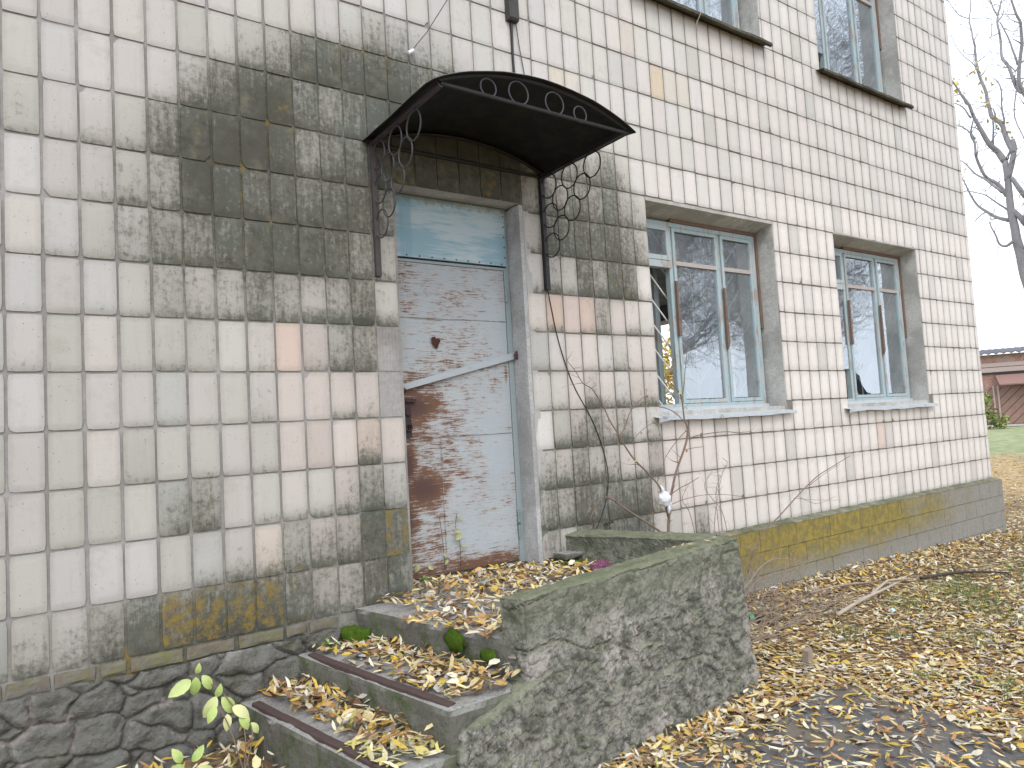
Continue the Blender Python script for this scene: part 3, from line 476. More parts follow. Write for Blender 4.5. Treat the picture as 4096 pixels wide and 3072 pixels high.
for j in range(nz+1):
    for i in range(nx+1):
        x=(-3.0+2.2*(i/80)) if i<80 else (-.8+(1.75+.8)*(i-80)/(nx-80)); z=z0+(z1-z0)*j/nz
        wx=x+fbm((x,1,z),5,2)*.06; wz=z+fbm((x,4,z),5,2)*.045+x*.05
        dd,pp_=noise.voronoi(Vector((wx*5.2,2.3,wz*8.6))); e=dd[1]-dd[0]; h=min(1,max(0,(e-.03)*5.5))**.5
        tilt=noise.noise(Vector((pp_[0].x*3,pp_[0].z*3,1)))
        y=-.014-.026*h*(1+.5*tilt)+fbm((x,0,z),10,6)*.020+(z-.62)*.03-(.012 if e<.05 else 0)*0
        vs.append((x,y,z)); kv.append(min(1,max(0,e*4))); sc_.append(.5+.5*noise.noise(Vector((pp_[0].x*5.1,pp_[0].z*4.3,7))))
mf.add(vs,[(j*(nx+1)+i,j*(nx+1)+i+1,(j+1)*(nx+1)+i+1,(j+1)*(nx+1)+i) for j in range(nz) for i in range(nx)],0,stone=kv,shade=sc_)
mf.build('stone_foundation',M_found,B,True)
t=NT('mossy old brick',.95,.2); n=t.noise(20,6,.7); o=t.noise(4.2,3,.6,vec=t.map((1,1,1),loc=(3.3,0,1)))
c=t.mix(n,(.11,.085,.075),(.20,.155,.135)); c=t.mix(t.smooth(o,.36,.62),c,t.mix(n,(.11,.12,.07),(.22,.21,.10))); c=t.mix(t.smooth(t.noise(30,5,.7),.45,.62),c,t.mix(n,(.10,.10,.085),(.22,.215,.19))); t.bump(n,.5,.008); M_brick=t.done(c)
mk=MB(); x=-2.9; L=[]
while x<1.42:
    w=random.choice((.12,.17,.235,.235)); 
    rough(mk,[(x,-.012,.634),(x+w-.012,-.012,.634),(x+w-.012,.05,.634),(x,.05,.634),(x,-.010,.693),(x+w-.012,-.010,.693),(x+w-.012,.05,.693),(x,.05,.693)],.016,.003,25,0,x,.006,('y1',))
    x+=w
mk.build('brick_course',M_brick,B)

# --- door: reveal, lintel underside, frame, leaf
mr=MB(); DY=.165
mr.box(2.8655,2.871,-.002,.30,.62,3.12); mr.box(1.930,1.9345,.002,.30,.62,3.12); mr.box(1.9346,2.865,.002,.30,3.118,3.124)
def strip(mb,P0,P1,dx,dy,n,amp,seed):  # rough vertical band
    pass
rough(mr,[(2.832,-.004,.70),(2.866,-.004,.70),(2.866,.17,.70),(2.832,.17,.70),(2.836,-.004,3.116),(2.866,-.004,3.116),(2.866,.17,3.116),(2.836,.17,3.116)],.03,.004,8,0,3.0,.008)
mr.build('door_reveal',M_render,B)
mbld=MB(); mbld.box(2.866,2.912,-.006,.001,.72,3.115); 
t=NT('render strip beside door',.9,.2); n=t.noise(9,5,.6); sp=t.sep(); zz=t.math('ADD',sp[2],t.math('MULTIPLY',t.math('SUBTRACT',n,.5),.5))
c=t.mix(n,(.33,.33,.325),(.44,.44,.43)); c=t.mix(t.smooth(zz,1.32,1.15),c,(.14,.155,.125)); M_strip=t.done(c)
mbld.build('render_strip',M_strip,B)

def panel_mat(name,paint,rustk):
    t=NT(name,.55,.4); r=t.attr('rust'); st=t.noise(1,6,.75,vec=t.map((5,5,60))); st2=t.noise(1,5,.7,vec=t.map((14,14,120),rot=(0,.06,0))); f=t.noise(120,4,.6); big=t.noise(3,4,.6)
    e=t.math('ADD',t.math('MULTIPLY',t.math('SUBTRACT',t.noise(7,6,.7),.5),1.1),t.math('ADD',t.math('MULTIPLY',r,1.15),t.math('ADD',t.math('MULTIPLY',t.math('SUBTRACT',st,.5),1.25),t.math('ADD',t.math('MULTIPLY',t.math('SUBTRACT',st2,.5),1.5),t.math('MULTIPLY',t.math('SUBTRACT',t.noise(1,6,.75,vec=t.map((11,11,150),rot=(0,-.05,0))),.5),1.3)))))
    e=t.math('ADD',e,t.math('MULTIPLY',t.math('SUBTRACT',f,.5),.5))
    m=t.smooth(e,.47,.80); halo=t.smooth(e,.22,.62)
    p=t.mix(st,tuple(q*.88 for q in paint),tuple(min(1,q*1.1) for q in paint)); p=t.mix(t.smooth(big,.4,.65),p,t.mix(.12,p,(.45,.40,.34)))
    c=t.mix(t.math('MULTIPLY',halo,.42),p,(.36,.27,.21)); rc=t.mix(f,(.075,.035,.022),(.19,.090,.045)); rc=t.mix(t.smooth(r,.72,1.0),rc,(.075,.035,.03))
    c=t.mix(t.math('MULTIPLY',m,rustk),c,rc); t.bump(e,.25,.002)
    return t.done(c,t.mix(m,(.5,)*3,(.9,)*3))
M_door=panel_mat('rusting pale blue paint',(.36,.41,.448),.95)
def sstep(a,b,x):
    t_=min(1,max(0,(x-a)/(b-a))); return t_*t_*(3-2*t_)
def rustfield(x,z):
    r=.37+.14*math.sin(x*7+z*3)*math.sin(z*5)-.10*sstep(2.05,2.2,z)+.10*sstep(2.35,2.5,z)-.10*max(0,(x-2.45)/.35)
    if x<2.2: r+=.10*(2.2-x)/.25
    for (a,b,sx,sz,k) in ((2.08,1.80,.26,.15,1.0),(2.02,1.45,.09,.22,1.0),(2.12,1.30,.24,.17,1.0),(2.0,1.12,.12,.2,.95),(2.05,1.62,.12,.1,.7),(2.15,1.95,.3,.05,.7),(2.02,2.55,.14,.06,.45),(2.25,2.35,.16,.05,.55),(2.0,2.1,.12,.2,.4),(2.1,2.0,.2,.05,.55),(2.76,2.0,.02,.1,.8),(2.72,2.08,.05,.04,.6),(2.0,.95,.08,.2,.6),(2.2,1.65,.3,.12,.35),(2.30,2.05,.2,.1,.15),(2.05,2.62,.1,.03,.6),(1.99,1.55,.03,.5,.5),(2.6,1.0,.2,.12,.18)):
        r=max(r,k*math.exp(-((x-a)/sx)**2-((z-b)/sz)**2))+.0
    r=max(r,.8*math.exp(-((z-.78)/.10)**2))
    return r
Dp=MB(); DX0,DX1,DZ0,DZ1=1.955,2.785,.775,2.690; nx,nz=40,90; vs=[];rv=[]
for j in range(nz+1):
    for i in range(nx+1):
        x=DX0+(DX1-DX0)*i/nx;z=DZ0+(DZ1-DZ0)*j/nz
        vs.append((x,.150+fbm((x,0,z),3,3)*.006+.002*math.sin(x*9),z)); rv.append(rustfield(x,z))
Dp.add(vs,[(j*(nx+1)+i,j*(nx+1)+i+1,(j+1)*(nx+1)+i+1,(j+1)*(nx+1)+i) for j in range(nz) for i in range(nx)],0,rust=rv)
# edges of the sheet and its lap seams
for zz in (1.605,2.345): Dp.box(DX0+.005,DX1-.005,.1445,.148,zz,zz+.0025,0,rust=.6)
Dp.box(2.243,2.2455,.1455,.149,.80,1.60,0,rust=.5); Dp.box(DX0-.01,DX1+.008,.158,.19,DZ0,DZ1,0,rust=.4)
door=Dp.build('door',M_door,B,label='pale blue sheet-metal door leaf, badly rusted along its left side')
q=MB()
# flat bar across, with folded end and bolt
A=Vector((1.925,.120,1.905));Z_=Vector((2.838,.128,2.120)); h=Vector((0,0,.0225))
q.hexa([A-h,Z_-h,Z_-h+Vector((0,.007,0)),A-h+Vector((0,.007,0)),A+h*.7,Z_+h,Z_+h+Vector((0,.007,0)),A+h*.7+Vector((0,.007,0))],0,rust=.16)
q.build('locking_bar',M_door,door)
q=MB(); q.ring((2.842,.112,2.118),.022,.010,'z'); q.tube([(2.842,.125,2.118),(2.842,.10,2.118)],.013,8); q.tube([(1.93,.135,1.905),(1.93,.09,1.90)],.016,8); build_split(q,'bolt',M_rusty,door)
M_drust=m_dark('dark rusted iron',(.040,.026,.030),.8)
q=MB(); q.box(1.975,2.075,.125,.146,1.828,1.848); q.build('hasp',M_drust,door)
q=MB(); q.box(1.992,2.038,.126,.149,1.615,1.80); q.build('lock_plate',M_drust,door)
q=MB(); q.tube([(2.014,.128,1.765),(2.014,.112,1.765)],.018,12); q.build('lock_boss',M_drust,door)
q=MB(); q.ring((2.016,.120,1.675),.020,.007,'z'); q.build('lock_ring',M_drust,door)
q=MB(); q.tube([(1.925,.035,1.905),(1.958,.075,1.898),(1.985,.10,1.895)],[.02,.02,.018],10); q.build('bar_socket',M_black,door)
q=MB(); q.box(2.0135,2.0185,.1125,.126,1.664,1.688); q.build('keyhole',M_black,door)
q=MB()
for a,b,r in ((2.24,2.195,.026),(2.228,2.212,.020),(2.258,2.205,.017),(2.243,2.172,.015)):
    vs=[(a,.1405,b)]+[(a+r*math.cos(k*.5236)*random.uniform(.85,1.1),.1425,b+r*math.sin(k*.5236)*random.uniform(.85,1.1)) for k in range(12)]
    q.add(vs,[(0,1+(k+1)%12,1+k) for k in range(12)])
build_split(q,'rust_blister',m_dark('dark rust',(.06,.02,.015),.9),door)
q=MB()
for zz in (2.48,1.0,.92): q.tube([(2.792,.138,zz),(2.792,.138,zz+.10)],.009,8)
build_split(q,'hinge',m_dark('painted hinge',(.20,.27,.27),.6),door)
q=MB(); q.box(2.792,2.832,.150,.20,.74,2.695); q.box(1.936,2.832,.152,.20,2.695,2.712); q.box(2.812,2.833,.150,.2,2.712,3.115); q.box(1.936,1.948,.155,.2,.74,2.695)
M_frame=panel_mat('flaking grey-blue frame paint',(.27,.33,.35),.8); q.build('door_frame',M_frame,B)
q=MB(); q.box(1.936,2.832,.17,.2,.70,.775); q.build('door_sill',M_rubble,B)
# transom: sheet painted sky blue with chalky brush marks
t=NT('brushed blue transom sheet',.5,.4); a=t.noise(1,5,.65,vec=t.map((3.2,3,30),rot=(0,.05,0))); b=t.noise(2.2,3,.5); sp=t.sep()
band=t.smooth(t.math('ABSOLUTE',t.math('SUBTRACT',sp[0],2.07)),.05,.03)
c=t.mix(t.smooth(t.math('ADD',a,t.math('MULTIPLY',t.math('SUBTRACT',b,.5),.6)),.40,.62),(.25,.40,.48),(.42,.52,.57)); c=t.mix(t.math('MULTIPLY',band,.7),c,(.20,.36,.46))
d=t.noise(26,6,.7); top=t.smooth(t.math('ADD',sp[2],t.math('MULTIPLY',t.math('SUBTRACT',d,.5),.2)),3.04,3.12); c=t.mix(t.math('MULTIPLY',top,.7),c,(.17,.20,.14)); t.bump(a,.1,.002); M_trans=t.done(c)
q=MB(); q.box(1.937,2.811,.140,.150,2.722,3.112)
q.build('transom_panel',M_trans,B)
q=MB()
for k in range(10): q.tube([(1.98+k*.088,.141,2.733),(1.98+k*.088,.136,2.733)],.005,6)
for k in range(5): q.tube([(2.80,.141,2.78+k*.07),(2.80,.136,2.78+k*.07)],.005,6)
build_split(q,'nail',M_rusty,bpy.data.objects['transom_panel'])

# --- windows
t=NT('flaking turquoise paint',.7,.3); n=t.noise(1,6,.7,vec=t.map((22,22,5))); f=t.noise(60,5,.7); n3=t.noise(4,4,.6)
c=t.mix(t.smooth(n,.52,.60),t.mix(f,(.28,.38,.41),(.43,.52,.55)),t.mix(f,(.26,.22,.20),(.42,.38,.36))); c=t.mix(t.math('MULTIPLY',t.smooth(n3,.52,.6),.5),c,(.44,.44,.44)); t.bump(n,.4,.004); M_wf=t.done(c)
t=NT('bare weathered wood',.9,.2); n=t.noise(1,6,.7,vec=t.map((6,40,40))); c=t.mix(n,(.09,.06,.05),(.27,.19,.15)); t.bump(n,.4,.004); M_wood=t.done(c)
t=NT('pale bare rail wood',.9,.2); n=t.noise(1,6,.7,vec=t.map((6,40,40))); M_pwood=t.done(t.mix(n,(.30,.27,.25),(.52,.48,.46)))
t=NT('galvanised sill sheet',.55,.5); n=t.noise(12,5,.6); c=t.mix(n,(.33,.37,.40),(.50,.54,.57)); c=t.mix(t.smooth(t.noise(6,5,.7),.6,.68),c,(.20,.17,.14)); t.bump(n,.3,.006); M_sill=t.done(c)
M_sillm=m_concrete('mossy sheet sill',(.06,.055,.045),(.13,.12,.09),.5,(.03,.03,.02),.5)
def glass(name,reflect,dirt):
    m=bpy.data.materials.new(name); m.use_nodes=True; T=m.node_tree; n=T.nodes; n.clear()
    out=n.new('ShaderNodeOutputMaterial'); gl=n.new('ShaderNodeBsdfGlossy'); tr=n.new('ShaderNodeBsdfTransparent'); df=n.new('ShaderNodeBsdfDiffuse'); fr=n.new('ShaderNodeFresnel'); fr.inputs[0].default_value=1.75
    gl.inputs['Roughness'].default_value=.015; gl.inputs[0].default_value=(.86,.93,1,1); tr.inputs[0].default_value=(.80,.86,.88,1); df.inputs[0].default_value=(.60,.66,.70,1)
    ad=n.new('ShaderNodeMath'); ad.operation='MULTIPLY_ADD'; ad.use_clamp=True; T.links.new(fr.outputs[0],ad.inputs[0]); ad.inputs[1].default_value=1.3; ad.inputs[2].default_value=reflect
    tc=n.new('ShaderNodeTexCoord'); nz=n.new('ShaderNodeTexNoise'); nz.inputs['Scale'].default_value=3.0; nz.inputs['Detail'].default_value=6; T.links.new(tc.outputs['Object'],nz.inputs[0])
    wv=n.new('ShaderNodeTexNoise'); wv.inputs['Scale'].default_value=2.3; wv.inputs['Detail'].default_value=1; T.links.new(tc.outputs['Object'],wv.inputs[0]); bp=n.new('ShaderNodeBump'); bp.inputs['Strength'].default_value=.35; bp.inputs['Distance'].default_value=.006; T.links.new(wv.outputs[0],bp.inputs['Height']); T.links.new(bp.outputs[0],gl.inputs['Normal'])
    mr=n.new('ShaderNodeMapRange'); T.links.new(nz.outputs[0],mr.inputs[0]); mr.inputs[1].default_value=.3; mr.inputs[2].default_value=.7; mr.inputs[3].default_value=dirt*.5; mr.inputs[4].default_value=dirt*1.5
    m1=n.new('ShaderNodeMixShader'); T.links.new(mr.outputs[0],m1.inputs[0]); T.links.new(tr.outputs[0],m1.inputs[1]); T.links.new(df.outputs[0],m1.inputs[2])
    m2=n.new('ShaderNodeMixShader'); T.links.new(ad.outputs[0],m2.inputs[0]); T.links.new(m1.outputs[0],m2.inputs[1]); T.links.new(gl.outputs[0],m2.inputs[2]); T.links.new(m2.outputs[0],out.inputs[0])
    return m
M_glass=glass('dusty window glass',.26,.20)
M_gr=m_dark('pale painted grille rod',(.78,.77,.74),.6,0,.12)
t=NT('faded curtain cloth',.95,.1); n=t.noise(3,4,.6); M_cur=t.done(t.mix(n,(.17,.22,.24),(.40,.46,.49)))
def window(x0,x1,z0,z1,label,up=False,broken=False):
    W=MB(); Y0=.175; Y1=.235
    # three leaves: narrow | wide | narrow ; z of the transom rail
    s=(x1-x0)/1.585; zt=z0+1.255; zb=z0+.10; zT=z1-.075
    L=lambda a: x0+a*s
    m1a,m1b=L(.43),L(.47); m2a,m2b=L(1.035),L(1.075); fl,fr_=L(.0),L(1.55)
    W.box(fl,L(.045),Y0,Y1,z0+.06,zT); W.box(L(1.505),fr_,Y0,Y1,z0+.06,zT)        # outer jambs
    W.box(L(.045),L(1.505),Y0,Y1,zT-.035,zT); W.box(L(.045),L(1.505),Y0,Y1,z0+.06,zb)
    W.box(m1a,m1b,Y0+.012,Y1,zb,zT-.035); W.box(m2a,m2b,Y0+.014,Y1,zb,zT-.035)
    fo=W.build('window',M_wf,B,label=label)
    def leaf(a,b,zlo,zhi,w,y,mat=M_wf,nm='sash'):
        S=MB(); S.box(a,a+w,y,y+.035,zlo,zhi); S.box(b-w,b,y,y+.035,zlo,zhi); S.box(a+w,b-w,y,y+.035,zhi-w,zhi); S.box(a+w,b-w,y,y+.035,zlo,zlo+w); return S
    S=leaf(L(.049),m1a-.003,zt+.01,zT-.038,.038,Y0-.01); S.build('vent_sash',M_wf,fo)
    S=MB(); S.box(L(.045),m1a,Y0-.008,Y0+.05,zt-.05,zt+.006); S.build('transom_rail',M_wf,fo)
    S=leaf(m1b+.003,m2a-.003,zb+.004,zT-.038,.030,Y0); S.build('wide_sash',M_wf,fo); S=MB(); S.box(m1b+.033,m2a-.033,Y0+.000,Y0+.032,zt-.020,zt+.014); S.build('transom_rail',M_pwood,fo)
    S=leaf(m2b+.003,L(1.502),zb+.004,zT-.038,.030,Y0); S.build('narrow_sash',M_wf,fo); S=MB(); S.box(m2b+.033,L(1.502)-.03,Y0+.000,Y0+.032,zt-.020,zt+.014); S.build('transom_rail',M_pwood,fo)
    def pane(a,b,zl,zh,y=Y0+.018,cut=None):
        P=MB()
        if cut is None: P.add([(a,y,zl),(b,y,zl),(b,y,zh),(a,y,zh)],[(0,1,2,3)])
        else:
            pts=[(a,y,zh),(a,y,zl+.26)]+[(a+(b-a)*u,y,zl+h_) for u,h_ in cut]+[(b,y,zl),(b,y,zh)]
            P.add(pts,[tuple(range(len(pts)))])
        P.build('pane',M_glass,fo)
    pane(L(.085),m1a-.04,zt+.045,zT-.075,Y0+.005)
    pane(m1b+.030,m2a-.030,zt+.01,zT-.077); pane(m2b+.030,L(1.475),zt+.01,zT-.077)
    if not broken: pane(m1b+.030,m2a-.030,zb+.04,zt-.024)
    else: pane(m1b+.030,m2a-.030,zb+.04,zt-.024,cut=[(.12,.21),(.2,.19),(.25,.10),(.42,.02),(.6,0)])
    pane(m2b+.030,L(1.475),zb+.04,zt-.024)
    if broken or up: pane(L(.05),m1a-.003,zb+.3,zt-.05)
    # head board and bare jamb
    H=MB(); H.box(L(.45) if not up else L(.0),L(1.585)-.002,Y0-.012,Y1,zT+.002,z1-.022); H.box(L(1.552),L(1.583),Y0-.012,Y1,z0+.75,zT)
    H.build('head_board',M_wood,fo)
    if not up:
        H=MB(); H.hexa([(m1b-.01,Y0-.02,zb+.55),(m1b+.02,Y0-.02,zb+.55),(m1b+.02,Y0-.002,zb+.55),(m1b-.01,Y0-.002,zb+.55),(m1b-.006,Y0-.02,zb+1.0),(m1b+.012,Y0-.02,zb+1.0),(m1b+.012,Y0-.002,zb+1.0),(m1b-.006,Y0-.002,zb+1.0)])
        H.hexa([(m2b-.016,Y0-.018,zb+.45),(m2b+.016,Y0-.018,zb+.5),(m2b+.016,Y0-.002,zb+.5),(m2b-.016,Y0-.002,zb+.45),(m2b-.01,Y0-.018,zb+.98),(m2b+.006,Y0-.018,zb+.98),(m2b+.006,Y0-.002,zb+.98),(m2b-.01,Y0-.002,zb+.98)])
        build_split(H,'loose_batten',M_wood,fo)
    G=MB(); cx=(m1b+m2a)/2+.03; gy=.275
    G.tube([(cx,gy,z0+.05),(cx,gy,z0+1.22)],.006,6)
    for k in range(-5,6):
        zc=z0+.25+k*.205
        for sgn in (-1,1):
            xe=x1+.02 if sgn>0 else x0-.02; a=abs(xe-cx); p0=[cx,gy,zc]; p1=[xe,gy,zc+a*1.02]
            if p1[2]>z1+.02: 
                f_=(z1+.02-zc)/(p1[2]-zc); p1=[cx+(xe-cx)*f_,gy,z1+.02]
            if p0[2]<z0+.02:
                f_=(z0+.02-zc)/(p1[2]-zc)
                if f_>=1: continue
                p0=[cx+(p1[0]-cx)*f_,gy,z0+.02]
            if zc<=z0+1.22: G.tube([p0,p1],.0068,6)
    G.build('grille',M_gr,fo)
    # inner frame set and hanging curtain
    S=leaf(m1b-.02,m2a+.02,z0+.05,z1-.05,.05,.39); S.box(m2a+.03,m2b+.02,.39,.43,z0+.05,z1-.05); S.box(L(1.47),L(1.53),.39,.43,z0+.05,z1-.05); S.box(L(.36),L(.42),.39,.43,z0+.05,z1-.05); S.build('inner_sash',M_wf,fo)
    Cn=MB(); vs=[];N=60; xa,xb=(L(1.0),L(1.5)) if not broken else (L(.5),L(1.5))
    for j in range(2):
        for i in range(N+1):
            x=xa+(xb-xa)*i/N; vs.append((x,.52+.035*math.sin(i*1.1)+.02*math.sin(i*.37),z0-.1+(z1-z0+.1)*j))
    Cn.add(vs,[(i,i+1,N+2+i,N+1+i) for i in range(N)]); Cn.build('curtain',M_cur,fo,True)
    Rv=MB(); r=.0035
    rough(Rv,[(x1-.004,.0,z0),(x1+.03,.0,z0),(x1+.03,.24,z0),(x1-.004,.24,z0),(x1-.004,.0,z1),(x1+.03,.0,z1),(x1+.03,.24,z1),(x1-.004,.24,z1)],.05,.002,8,0,1,.004)
    rough(Rv,[(x0-.03,.0,z0),(x0+.002,.0,z0),(x0+.002,.24,z0),(x0-.03,.24,z0),(x0-.03,.0,z1),(x0+.002,.0,z1),(x0+.002,.24,z1),(x0-.03,.24,z1)],.06,.0015,8,0,2,.004)
    rough(Rv,[(x0-.0,-.004,z1-.004),(x1+.0,-.004,z1-.004),(x1,.24,z1-.062),(x0,.24,z1-.062),(x0,-.004,z1+.024),(x1,-.004,z1+.024),(x1,.24,z1+.024),(x0,.24,z1+.024)],.05,.0015,8,0,4,.004)
    Rv.box(x0+.003,x1-.005,.012,.24,z0-.06,z0+.045)
    Rv.build('reveal',M_reveal,fo)
    # sheet sill with a curled lip
    Sl=MB(); N=50; vs=[]
    for i in range(N+1):
        u=i/N; x=x0-.075+(x1-x0+.12)*u
        cur=max(0,1-u*14); w=fbm((x,0,1),3,3)*.012
        prof=[(.172,z0+.075),(.168,z0+.052),(.06,z0+.018+w*.3),(-.065,z0-.002+w),(-.069+.01*cur,z0-.028+w-.01*cur),(-.052,z0-.030+w-.02*cur)]
        if up: prof=[(.172,z0+.05),(.16,z0+.045),(.05,z0+.02),(-.095,z0-.004+w),(-.097,z0-.03+w),(-.07,z0-.032)]
        for (y,z) in prof: vs.append((x,y,z))
    m=6; Sl.add(vs,[(i*m+k,(i+1)*m+k,(i+1)*m+k+1,i*m+k+1) for i in range(N) for k in range(m-1)])
    Sl.build('sill',M_sillm if up else M_sill,fo)
    return fo
window(4.03,5.615,1.65,3.31,'lower window nearest the door, turquoise frame, left lower pane missing')
window(6.575,8.185,1.635,3.335,'lower window near the building corner, with a broken pane at its foot',broken=True)
window(4.06,5.665,4.955,6.62,'upper window nearer the door, cut off by the top of the photo, mossy sill',up=True)
window(6.595,8.216,4.93,6.60,'upper window near the building corner, reflecting bare branches',up=True)

# ------------------------------------------------------------------ canopy over the door
CN=thing('door_canopy','black arched sheet-metal canopy on ring-filled iron brackets over the rusty door','canopy')
CXL,CXR,CD=1.80,3.025,0.83
def arc(x):
    u=(x-1.745)/(3.085-1.745); return 3.335+.155*(1-(2*u-1)**2)**.9 if 0<u<1 else 3.335
q=MB(); vs=[]; NXc,NYc=26,10
for j in range(NYc+1):
    for i in range(NXc+1):
        x=1.745+1.34*i/NXc; y=-.001-(CD+.035)*j/NYc; vs.append((x,y,arc(x)+fbm((x,y,0),4,3)*.004+(-.012 if j==NYc else 0)))
n=NXc+1; f=[(j*n+i,(j)*n+i+1,(j+1)*n+i+1,(j+1)*n+i) for j in range(NYc) for i in range(NXc)]
o=len(vs); vs+= [(x,y,z-.007) for x,y,z in vs]; f+=[tuple(o+k for k in reversed(t_)) for t_ in f]
rim=list(range(n))+[j*n+n-1 for j in range(1,NYc+1)]+[NYc*n+i for i in range(n-2,-1,-1)]+[j*n for j in range(NYc-1,0,-1)]
f+=[(rim[k],o+rim[k],o+rim[(k+1)%len(rim)],rim[(k+1)%len(rim)]) for k in range(len(rim))]
q.add(vs,f)
t=NT('black roofing sheet with shade below',.75,.35); n1=t.noise(9,6,.7); up=t.smooth(t.sep(t.geo('Normal'))[2],.2,.7); c=t.mix(t.smooth(n1,.45,.62),(.005,.005,.006),(.012,.016,.010)); c=t.mix(up,c,t.mix(n1,(.16,.18,.19),(.30,.33,.35))); t.bump(n1,.3,.004)  # underside blackened beyond the sheet's own colour to paint shade beneath
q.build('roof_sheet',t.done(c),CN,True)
q=MB()
pts=[(1.79+1.25*i/24,-CD,arc(1.79+1.25*i/24)-.022) for i in range(25)]; q.tube(pts,.010,6)
pts=[(1.80+1.23*i/24,-.02,arc(1.80+1.23*i/24)-.022) for i in range(25)]; q.tube(pts,.010,6)
q.tube([(CXL,-CD,3.325),(CXR+.03,-CD,3.318)],.010,6); q.tube([(CXL,-.015,3.325),(CXR,-.015,3.318)],.010,6)
for k in (CXL,CXR): q.tube([(k,-.01,3.33),(k,-CD,3.33)],.009,6)
q.build('roof_frame',M_iron,CN)
q=MB()
for x,z,r in ((2.08,3.368,.047),(2.27,3.383,.062),(2.51,3.380,.062),(2.69,3.357,.045)): q.ring((x,-CD,z),r,.0042,'z',30,6)
build_split(q,'fascia_ring',M_irong,CN)
HEX=[(-.535,3.235),(-.315,3.235),(-.10,3.235),(-.43,3.128),(-.21,3.122),(-.325,3.02),(-.10,3.035),(-.205,2.925),(-.10,2.835)]
for xx,lab in ((CXL,'bracket left'),(CXR,'')):
    q=MB(); q.box(xx-.016,xx+.016,-.034,-.004,2.545,3.34); q.box(xx-.012,xx+.012,-CD,-.01,3.308,3.330)
    br=q.build('bracket',M_iron if xx>2 else M_bar,CN)
    q=MB()
    for y,z in HEX: q.ring((xx,y-.0,z-.004),.079,.0045,'x',34,6)
    build_split(q,'ring',M_iron if xx>2 else M_irong,br)
    q=MB(); q.tube([(xx,-.036,2.72),(xx,.0,2.72)],.012,8); q.tube([(xx,-.036,3.2),(xx,.0,3.2)],.012,8); build_split(q,'anchor_bolt',M_rusty,br)

# ------------------------------------------------------------------ small things on the wall
bx=thing('junction_box','small black electrical box on the white tiles above the canopy','junction box')
q=MB(); x0,x1=2.815,2.905
vs=[];
for j,(z,d) in enumerate(((4.36,.045),(4.375,.055),(4.50,.055),(4.60,.05),(4.62,.03))):
    for (x,y) in ((x0,-.002),(x0+.006,-d),(x1-.006,-d),(x1,-.002)): vs.append((x,y,z))
f=[(j*4+k,j*4+(k+1)%4,(j+1)*4+(k+1)%4,(j+1)*4+k) for j in range(4) for k in range(4)]+[(3,2,1,0),(16,17,18,19)]
q.add(vs,f); q.build('housing',m_dark('grey-black box enamel',(.045,.042,.04),.6),bx)
q=MB(); q.tube([(2.885,-.05,4.585),(2.885,-.075,4.585)],.017,12); q.box(2.835,2.845,-.062,-.054,4.49,4.53); build_split(q,'knob',M_irong,bx)
q=MB(); q.tube([(2.856,-.02,4.37),(2.856,-.012,4.1),(2.865,-.012,3.8),(2.88,-.03,3.47)],.009,8); tag(q.build('power_cable',M_black),'thick black cable running down from the electrical box behind the canopy','cable')
q=MB(); q.tube([(2.885,-.03,4.36),(2.91,-.02,4.2),(2.95,-.02,3.95),(2.975,-.02,3.75),(3.0,-.05,3.46)],.0035,6); tag(q.build('thin_wire',M_irong),'thin grey wire hanging beside the thick cable above the canopy','wire')
q=MB(); pts=[(2.70,-.35,4.95),(2.50,-.25,4.62),(2.32,-.16,4.33),(2.18,-.06,4.08),(2.08,-.03,3.945)]; q.tube(pts,.0028,5)
wr=q.build('loose_wire',M_irong); tag(wr,'slack wire with a white end hanging down over the stain left of the electrical box','wire')
q=MB(); q.tube([(2.095,-.03,3.955),(2.06,-.03,3.93)],[.012,.010],8); q.build('white_cap',m_dark('white plastic cap',(.75,.76,.76),.4,0,.05),wr)
def smoothline(P,sub=6):
    P=[Vector(p) for p in P]; out=[]
    for i in range(len(P)-1):
        p0=P[max(i-1,0)];p1=P[i];p2=P[i+1];p3=P[min(i+2,len(P)-1)]
        for k in range(sub):
            t_=k/sub; out.append(.5*((2*p1)+(p2-p0)*t_+(2*p0-5*p1+4*p2-p3)*t_*t_+(3*p1-p0-3*p2+p3)*t_**3))
    out.append(P[-1]); return out
q=MB(); q.tube(smoothline([(3.015,-.03,2.56),(3.05,-.012,2.44),(3.10,-.012,2.19),(3.20,-.012,1.91),(3.37,-.012,1.62),(3.455,-.02,1.32),(3.40,-.05,1.12),(3.30,-.08,.98),(3.24,-.1,.93)]),.0036,6); tag(q.build('hanging_cable',M_black),'thin black cable curving down the stained tiles between the right bracket and the porch wall','cable')
q=MB(); q.tube([(4.92,-.10,5.3),(4.75,-.15,5.02),(4.66,-.09,4.80)],.003,5); tag(q.build('dangling_string',m_dark('grey string',(.35,.33,.30),.9)),'pale string hanging over the mossy sill of the upper window','string')

# ------------------------------------------------------------------ porch
def sstep(a,b,x):
    t_=min(1,max(0,(x-a)/(b-a))); return t_*t_*(3-2*t_)
P_=thing('entrance_porch','mossy crumbling concrete porch with three steps and a rough outer wall','porch')
def slabhex(x0a,x1a,y0,x0b,x1b,y1,z0,z1):   # y0 outer, y1 at building
    return [(x0a,y0,z0),(x1a,y0,z0),(x1b,y1,z0),(x0b,y1,z0),(x0a,y0,z1),(x1a,y0,z1),(x1b,y1,z1),(x0b,y1,z1)]
q=MB(); rough(q,slabhex(1.835,3.3,-1.13,1.575,3.2,.0,.36,.715),.022,.008,9,0,.3,.02,('bottom','y1','x1')); 
q.build('landing',M_slab,P_)
q=MB(); rough(q,slabhex(1.46,1.92,-1.22,1.245,1.75,-.0,.2,.548),.022,.009,9,0,1.3,.014,('bottom','y1')); s1=q.build('step',M_slab,P_)
